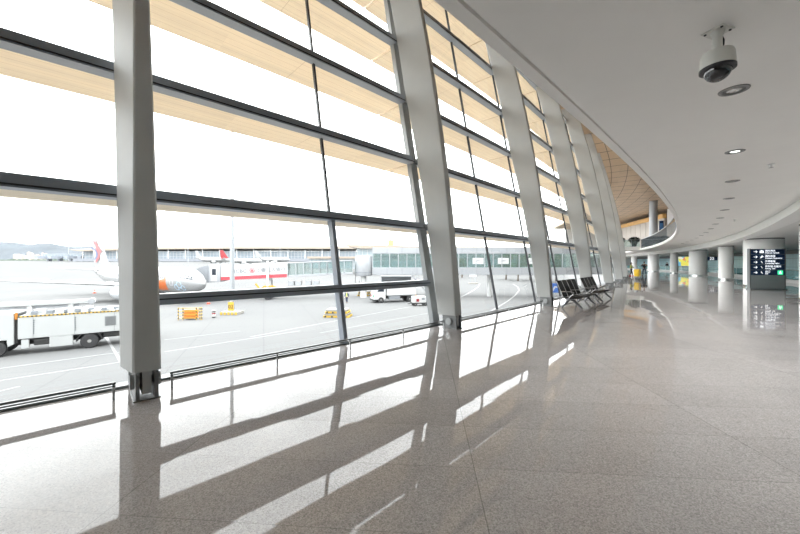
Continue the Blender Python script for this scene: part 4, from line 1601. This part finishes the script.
stt = thing('service_stairs', 'steep grey service stairs under the glazed link left of the second pillar', 'stairs', Vector((1.9, 57.0, GZ)))
for i in range(13):
    MB().box(i * .27, i * .27 + .28, 0, 1.0, 4.0 - i * .3, 4.06 - i * .3).build('step', jgrey2, stt)
for y in (0, 1.0):
    b = MB()
    b.tube([(0, y, 4.0), (3.5, y, .1)], .06, 8)
    b.build('stringer', jgrey2, stt)
    b = MB()
    b.tube([(0, y, 5.0), (3.5, y, 1.1)], .03, 8)
    for k in range(5):
        b.tube([(k * .87, y, 4.0 - k * .97), (k * .87, y, 5.0 - k * .97)], .025, 6)
    b.build('handrail', jgrey, stt)

# ---- light mast on its block
mastm = omat('mast_galvanised', (.52, .55, .58), .4, .2)
yel = omat('safety_yellow', (.85, .55, .06), .5, noise=.08, nscale=5)
conc = omat('block_concrete', (.48, .46, .42), .8)
ms = thing('light_mast', 'tall slim grey floodlight mast rising from a striped block', 'light mast', at(232.3, 39.6, GZ))
MB().tube([(0, 0, .36), (0, 0, 8), (0, 0, 23)], [.27, .24, .17], 20).build('pole', mastm, ms, smooth=True)
MB().box(-1.0, 1.0, -.8, .8, 0, .36).build('block', conc, ms, bevel=.03)
b = MB()
for i in range(5):
    b.box(-1.0 + i * .42, -1.0 + i * .42 + .24, -.82, -.80, .04, .34)
b.build('stripe', yel, ms)
MB().lathe([(.42, .36), (.42, .45), (.30, .5)], 20).build('flange', mastm, ms)
sp_ = MB().box(-.32, .32, -.36, -.30, .45, 1.45).build('plate', yel, ms)
text('plate_figures', '02', .62, black, sp_, Matrix.Translation((0, -.37, .72)) @ Matrix.Rotation(pi / 2, 4, 'X'), .005, 'CENTER')
for k in range(4):
    a = k * pi / 2 + .4
    MB().box(-.35, .35, -.12, .12, -.2, .2, Matrix.Translation((.8 * math.cos(a), .8 * math.sin(a), 22.8)) @ Matrix.Rotation(a + pi / 2, 4, 'Z') @ Matrix.Rotation(.5, 4, 'X')).build('floodlight', jgrey2, ms)
MB().cyl((0, 0, 22.6), (0, 0, 22.75), .85, n=16).build('head_ring', mastm, ms)

for i, (u, Y, h) in enumerate([(68.5, 520, 27), (113, 500, 30), (188, 368, 27), (333, 366, 29), (280, 370, 26), (372, 330, 26)]):
    t = thing('far_mast', ['thin far floodlight mast over the hills', 'thin far floodlight mast right of the airliner fin', 'thin far floodlight mast over the airliner nose', 'thin far floodlight mast over the middle of the terminal', 'thin far floodlight mast above the far airliners', 'thin far floodlight mast over the side building'][i], 'light mast', at(u, Y, gz(Y)), 0, 'far floodlight masts')
    MB().cyl((0, 0, 0), (0, 0, h), .35, .22, 8).build('pole', mastm, t)
    MB().box(-2.0, 2.0, -.5, .5, h, h + .9).build('lamp_head', jgrey2, t)

# ---- barriers, blocks, bollards, cones
bl = omat('stripe_black', (.05, .05, .05), .6)
org = omat('barrier_orange', (.90, .30, .04), .5)
bs = thing('barrier_stack', 'stack of orange folding barriers with yellow and black posts on the apron', 'barrier', at(191.5, 35.9, GZ), .12)
for i in range(4):
    z = .28 + i * .24
    MB().box(-.62, .58, -.32, .32, z - .16, z + .05).build('orange_board', org, bs, bevel=.015)
for x in (-1.15, -.68, .64, 1.0, 1.18):
    p = MB().cyl((x, -.34, 0), (x, -.34, 1.32), .045, n=10).build('post', yel, bs)
    b = MB()
    for k in range(4):
        b.cyl((x, -.34, .12 + k * .32), (x, -.34, .28 + k * .32), .049, n=10)
    b.build('black_stripe', bl, p)
for z in (.2, .55, .9, 1.25):
    MB().cyl((-1.17, -.34, z), (1.2, -.34, z), .028, n=8).build('bar', yel, bs)
bo = thing('bollard', 'short white bollard with dark bands between the barriers and the mast', 'bollard', at(213.7, 36.9, GZ))
MB().lathe([(.17, 0), (.17, .80), (.10, .86)], 16).build('post', owhite, bo, smooth=True)
for z, c in ((.02, bl), (.42, redm), (.62, bl)):
    MB().lathe([(.175, z), (.175, z + .14)], 16).build('band', c, bo)
for (u, Y, lab, sc_) in ((338, 37.8, 'striped yellow block stack on the apron behind the window post', 1.0), (365, 62, 'farther striped yellow block beside the tanker truck', .9)):
    t = thing('striped_block', lab, 'block', at(u, Y, GZ), -.1, 'striped yellow blocks')
    for k in range(4):
        w = (1.45 - k * .10) * sc_
        lay = MB().box(-w, w, -.8, .8, k * .23, k * .23 + .2).build('layer', yel if k % 2 == 0 else conc, t, bevel=.02)
        b = MB()
        for q in range(4):
            b.box(-w + .15 + q * w * .52, -w + .35 + q * w * .52, -.82, -.80, k * .23 + .02, k * .23 + .18)
        if k % 2 == 0:
            b.build('stripe', bl, lay)
        else:
            b.bm.free()
for (u, v, lab) in ((94.5, 293.2, 'small red cone under the airliner wing'), (208.5, 304, 'small red cone left of the light mast')):
    p = gpt(u, v)
    t = thing('traffic_cone', lab, 'cone', p, 0, 'red traffic cones')
    MB().lathe([(.22, .03), (.03, .72)], 16).build('cone_body', omat('cone_red', (.85, .12, .05), .5), t)
    MB().box(-.24, .24, -.24, .24, 0, .04).build('base', omat('cone_red', (.85, .12, .05), .5), t)
    MB().lathe([(.155, .28), (.115, .44)], 16, caps=False).build('white_band', owhite, t)

# ---- vehicles
truckw = omat('truck_white', (.74, .76, .76), .35, noise=.03, nscale=.8)
hubm = omat('hub', (.62, .62, .60), .4, .3)


def wheel(par, x, y, r, w, out):
    t = MB().lathe([(r * .55, -w / 2), (r * .9, -w / 2), (r, -w / 3), (r, w / 3), (r * .9, w / 2), (r * .55, w / 2)], 28, Matrix.Translation((x, y, r)) @ Matrix.Rotation(pi / 2, 4, 'X')).build('wheel', rubber, par, smooth=True)
    h = MB()
    h.lathe([(r * .56, -w * .2), (r * .56, w * .42), (r * .46, w * .46), (r * .3, w * .2), (r * .22, w * .5), (.02, w * .52)], 24, Matrix.Translation((x, y, r)) @ Matrix.Rotation(-out * pi / 2, 4, 'X'))
    h.build('hub', hubm, t, smooth=True)
    return t


f_ = Vector((-.825, -.566, 0)).normalized()
lf = Vector((-f_.y, f_.x, 0))
org_ = Vector((-22.0, 23.9, GZ)) - lf * 1.05
tk = thing('lift_truck', 'long white airport service truck with a folded boom on its roof, at left', 'truck', org_, math.atan2(f_.y, f_.x))
MB().box(-2.7, 5.6, -.45, .45, .55, .85).build('chassis', bl, tk)
bx = MB().box(-2.7, 3.45, -1.22, 1.22, 1.05, 2.55).build('body_box', truckw, tk, bevel=.03)
MB().box(-2.7, 3.45, 1.222, 1.235, 2.46, 2.56).build('edge_stripe', yel, bx)
b = MB()
for i in range(31):
    b.box(-2.65 + i * .2, -2.56 + i * .2, 1.235, 1.242, 2.47, 2.55)
b.build('edge_stripe_black', bl, bx)
b = MB()
for x in (-1.35, .75, 2.75):
    b.box(x - .012, x + .012, 1.22, 1.226, 1.1, 2.44)
b.build('panel_seam', omat('seam', (.36, .38, .4), .6), bx)
b = MB()
for x in (.72, 2.72):
    for k in range(7):
        b.box(x - .03, x + .03, 1.222, 1.24, 1.35 + k * .14, 1.42 + k * .14)
b.build('hinge', omat('hinge_dark', (.15, .18, .2), .5), bx)
b = MB()
for k in range(12):
    b.box(-1.42, -.86, 1.222, 1.236, 1.52 + k * .052, 1.55 + k * .052)
MB().box(-1.46, -.82, 1.22, 1.228, 1.48, 2.18).build('vent_frame', omat('vent_grey', (.42, .44, .45), .5), bx)
b.build('vent', omat('vent_dark', (.24, .25, .26), .5), bx)
# skirts, tanks and guards
sk_ = MB()
sk_.box(.85, 2.0, 1.0, 1.2, .35, 1.05)
sk_.box(2.95, 3.3, 1.0, 1.2, .42, 1.0)
sk_.build('skirt_locker', truckw, tk, bevel=.02)
MB().box(2.0, 2.75, .7, 1.15, .55, .95).build('fuel_tank', bl, tk, bevel=.05)
MB().box(-2.7, -.75, .55, 1.1, .72, 1.0).build('rear_frame', bl, tk)
b = MB()
b.loft([[Vector((.72 * math.cos(a), y, .5 + .70 * math.sin(a))) for a in [pi * (.02 + .96 * i / 10) for i in range(11)]] + [Vector((.65 * math.cos(a), y, .5 + .63 * math.sin(a))) for a in [pi * (.98 - .96 * i / 10) for i in range(11)]] for y in (.72, 1.2)])
b.build('mudguard', bl, tk)
for x in (0.0, 4.45):
    for sy in (1, -1):
        wheel(tk, x, sy * 1.02, .5, .34, sy)
b = MB()
pr = [(3.62, .75), (3.62, 2.75), (5.35, 2.75), (5.72, 1.9), (5.8, .75), (5.1, .6), (5.0, 1.05), (3.95, 1.05), (3.9, .6)]
b.loft([[Vector((x, y, z)) for x, z in pr] for y in (-1.2, 1.2)])
cbn = b.build('cab', truckw, tk, bevel=.04)

b = MB()
b.hull([Vector((x, 1.208, z)) for x, z in ((4.3, 1.75), (5.3, 1.75), (5.2, 2.55), (4.3, 2.55))], [(0, 1, 2, 3)])
b.build('side_window', jetd, cbn)
MB().box(3.46, 3.60, -1.1, 1.1, .8, 2.7).build('cab_gap', bl, tk)
MB().cyl((3.53, 1.15, 2.35), (3.53, 1.15, 2.78), .07, n=10).build('amber_lamp', omat('amber', (.85, .33, .06), .4), tk)
rf = MB()
random.seed(9)
for i in range(9):
    x = -2.4 + i * .62
    rf.box(x, x + random.uniform(.35, .55), -1.0 + random.uniform(0, .3), .9 + random.uniform(0, .25), 2.55, 2.62 + random.uniform(.02, .2))
rf.build('roof_plate', truckw, tk, bevel=.02)
b = MB()
for i in range(8):
    x = -2.3 + i * .7
    b.box(x, x + .3, .3, 1.0, 2.6, 2.8)
b.build('roof_fitting', omat('fitting_grey', (.35, .38, .42), .5), tk)
bmz = MB().box(-.0, 6.2, .35, .75, 3.15, 3.42).build('boom', truckw, tk, bevel=.03)
MB().cyl((-.05, .3, 3.28), (-.05, .8, 3.28), .2, n=16).build('boom_joint', jgrey, bmz)
MB().box(.6, 5.4, .48, .62, 2.95, 3.12).build('boom_cylinder', jgrey, bmz)
for x in (.9, 2.9):
    MB().box(x, x + .25, .3, .8, 2.55, 3.12).build('boom_cradle', truckw, tk)

# tanker
tkr = thing('tanker_truck', 'white tanker truck with a rounded cab behind the window bar', 'truck', at(394, 52.5, GZ), math.radians(200))
MB().box(-3.2, 3.4, -.5, .5, .55, .85).build('chassis', bl, tkr)
MB().box(-3.3, 1.5, -1.2, 1.2, 1.0, 3.0).build('tank_body', owhite, tkr, bevel=.18, seg=4)
b = MB()
pr = [(1.7, .5), (1.7, 2.6), (2.1, 2.75), (2.9, 2.55), (3.25, 1.7), (3.45, 1.5), (3.5, .5)]
b.loft([[Vector((x, y, z)) for x, z in pr] for y in (-1.15, 1.15)])
cb2 = b.build('cab', owhite, tkr, bevel=.08, seg=3)
b = MB()
b.hull([Vector((x, y, z)) for x, y, z in ((3.24, -1.0, 1.8), (3.24, 1.0, 1.8), (2.96, .95, 2.5), (2.96, -.95, 2.5))], [(0, 1, 2, 3)])
for sy in (1, -1):
    b.hull([Vector((x, sy * 1.165, z)) for x, z in ((2.0, 1.7), (3.0, 1.7), (2.75, 2.4), (2.0, 2.4))], [(0, 1, 2, 3)])
b.build('cab_window', jetd, cb2)
for y, c in ((-.7, redm), (.6, omat('sticker_green', (.08, .55, .25), .5))):
    MB().box(3.47, 3.53, y - .2, y + .2, .85, 1.2).build('sticker', c, cb2)
MB().box(3.2, 3.62, -1.1, 1.1, .3, .55).build('bumper', bl, tkr, bevel=.03)
for x in (-2.2, 2.45):
    for sy in (1, -1):
        wheel(tkr, x, sy * 1.0, .46, .32, sy)
MB().box(-.6, 1.2, .7, 1.15, .5, .98).build('hose_locker', jgrey2, tkr)
MB().box(-.6, 1.2, -1.15, -.7, .5, .98).build('hose_locker', jgrey2, tkr)
# ground power cart
gp_ = thing('ground_power_cart', 'small white ground power cart on dark wheels left of the second pillar', 'cart', at(419.3, 47.6, GZ), math.radians(195))
MB().box(-1.15, 1.15, -.55, .55, .32, .45).build('chassis', bl, gp_)
MB().box(-.85, 1.05, -.52, .52, .45, 1.35).build('housing', owhite, gp_, bevel=.08, seg=3)
MB().box(.2, .6, -.54, .54, .62, 1.0).build('red_panel', redm, gp_)
MB().box(-.62, -.2, -.535, .535, .85, 1.15).build('dark_panel', jgrey2, gp_)
MB().lathe([(.07, 0), (.07, .14), (.02, .18)], 12, Matrix.Translation((.5, 0, 1.35))).build('amber_lamp', omat('amber', (.85, .33, .06), .4), gp_)
for x in (-.75, .75):
    for sy in (1, -1):
        wheel(gp_, x, sy * .48, .24, .16, sy)
MB().tube([(1.15, 0, .38), (1.75, 0, .3)], .04, 8).build('tow_bar', bl, gp_)
person('person in a bright green vest standing on the apron right of the window post', at(346.8, 50.8, GZ), math.radians(-100), 1.75, (.03, .04, .07), (.02, .03, .06), (.03, .03, .03), .06, 'walk', (.55, .80, .12))
# post sign on the apron beyond the link, wheelchair stand
st_ = thing('apron_stand', 'small two-legged board stand on a yellowish block beyond the link', 'sign', at(473, 97, GZ))
for x in (-.7, .7):
    MB().cyl((x, 0, .4), (x, 0, 3.0), .07, n=8).build('post', mastm, st_)
MB().box(-1.0, 1.0, -.05, .05, 2.0, 3.1).build('board', owhite, st_)
MB().box(-1.3, 1.3, -.6, .6, 0, .4).build('block', conc, st_)
bsn = thing('blue_sign', 'small blue square apron sign with a white mark right of the third pillar', 'sign', at(554.5, 40, GZ), -.2)
MB().cyl((0, 0, 0), (0, 0, 2.6), .05, n=8).build('post', mastm, bsn)
pl_ = MB().box(-.55, .55, -.09, -.05, 2.5, 3.6).build('plate', omat('sign_blue2', (.06, .2, .68), .4), bsn, bevel=.02)
b = MB()
b.prism([(-.3, 2.7), (-.15, 2.7), (.05, 3.1), (.3, 3.1), (.3, 3.25), (-.05, 3.25)], -.1, -.09)
b.build('mark', owhite, pl_)

# ---- thin haze over the far apron
hz = bpy.data.materials.new('thin_haze')
hz.use_nodes = True
t = hz.node_tree
t.nodes.clear()
o_ = t.nodes.new('ShaderNodeOutputMaterial')
vsn = t.nodes.new('ShaderNodeVolumeScatter')
vsn.inputs['Color'].default_value = (.93, .97, 1.0, 1)
vsn.inputs['Density'].default_value = .0000055
t.links.new(vsn.outputs[0], o_.inputs['Volume'])
o = MB().box(-6500, 6500, 185, 4800, -30, 420).build('haze', hz)
tag(o, 'thin pale haze over the far apron and the hills', 'haze', kind='stuff')
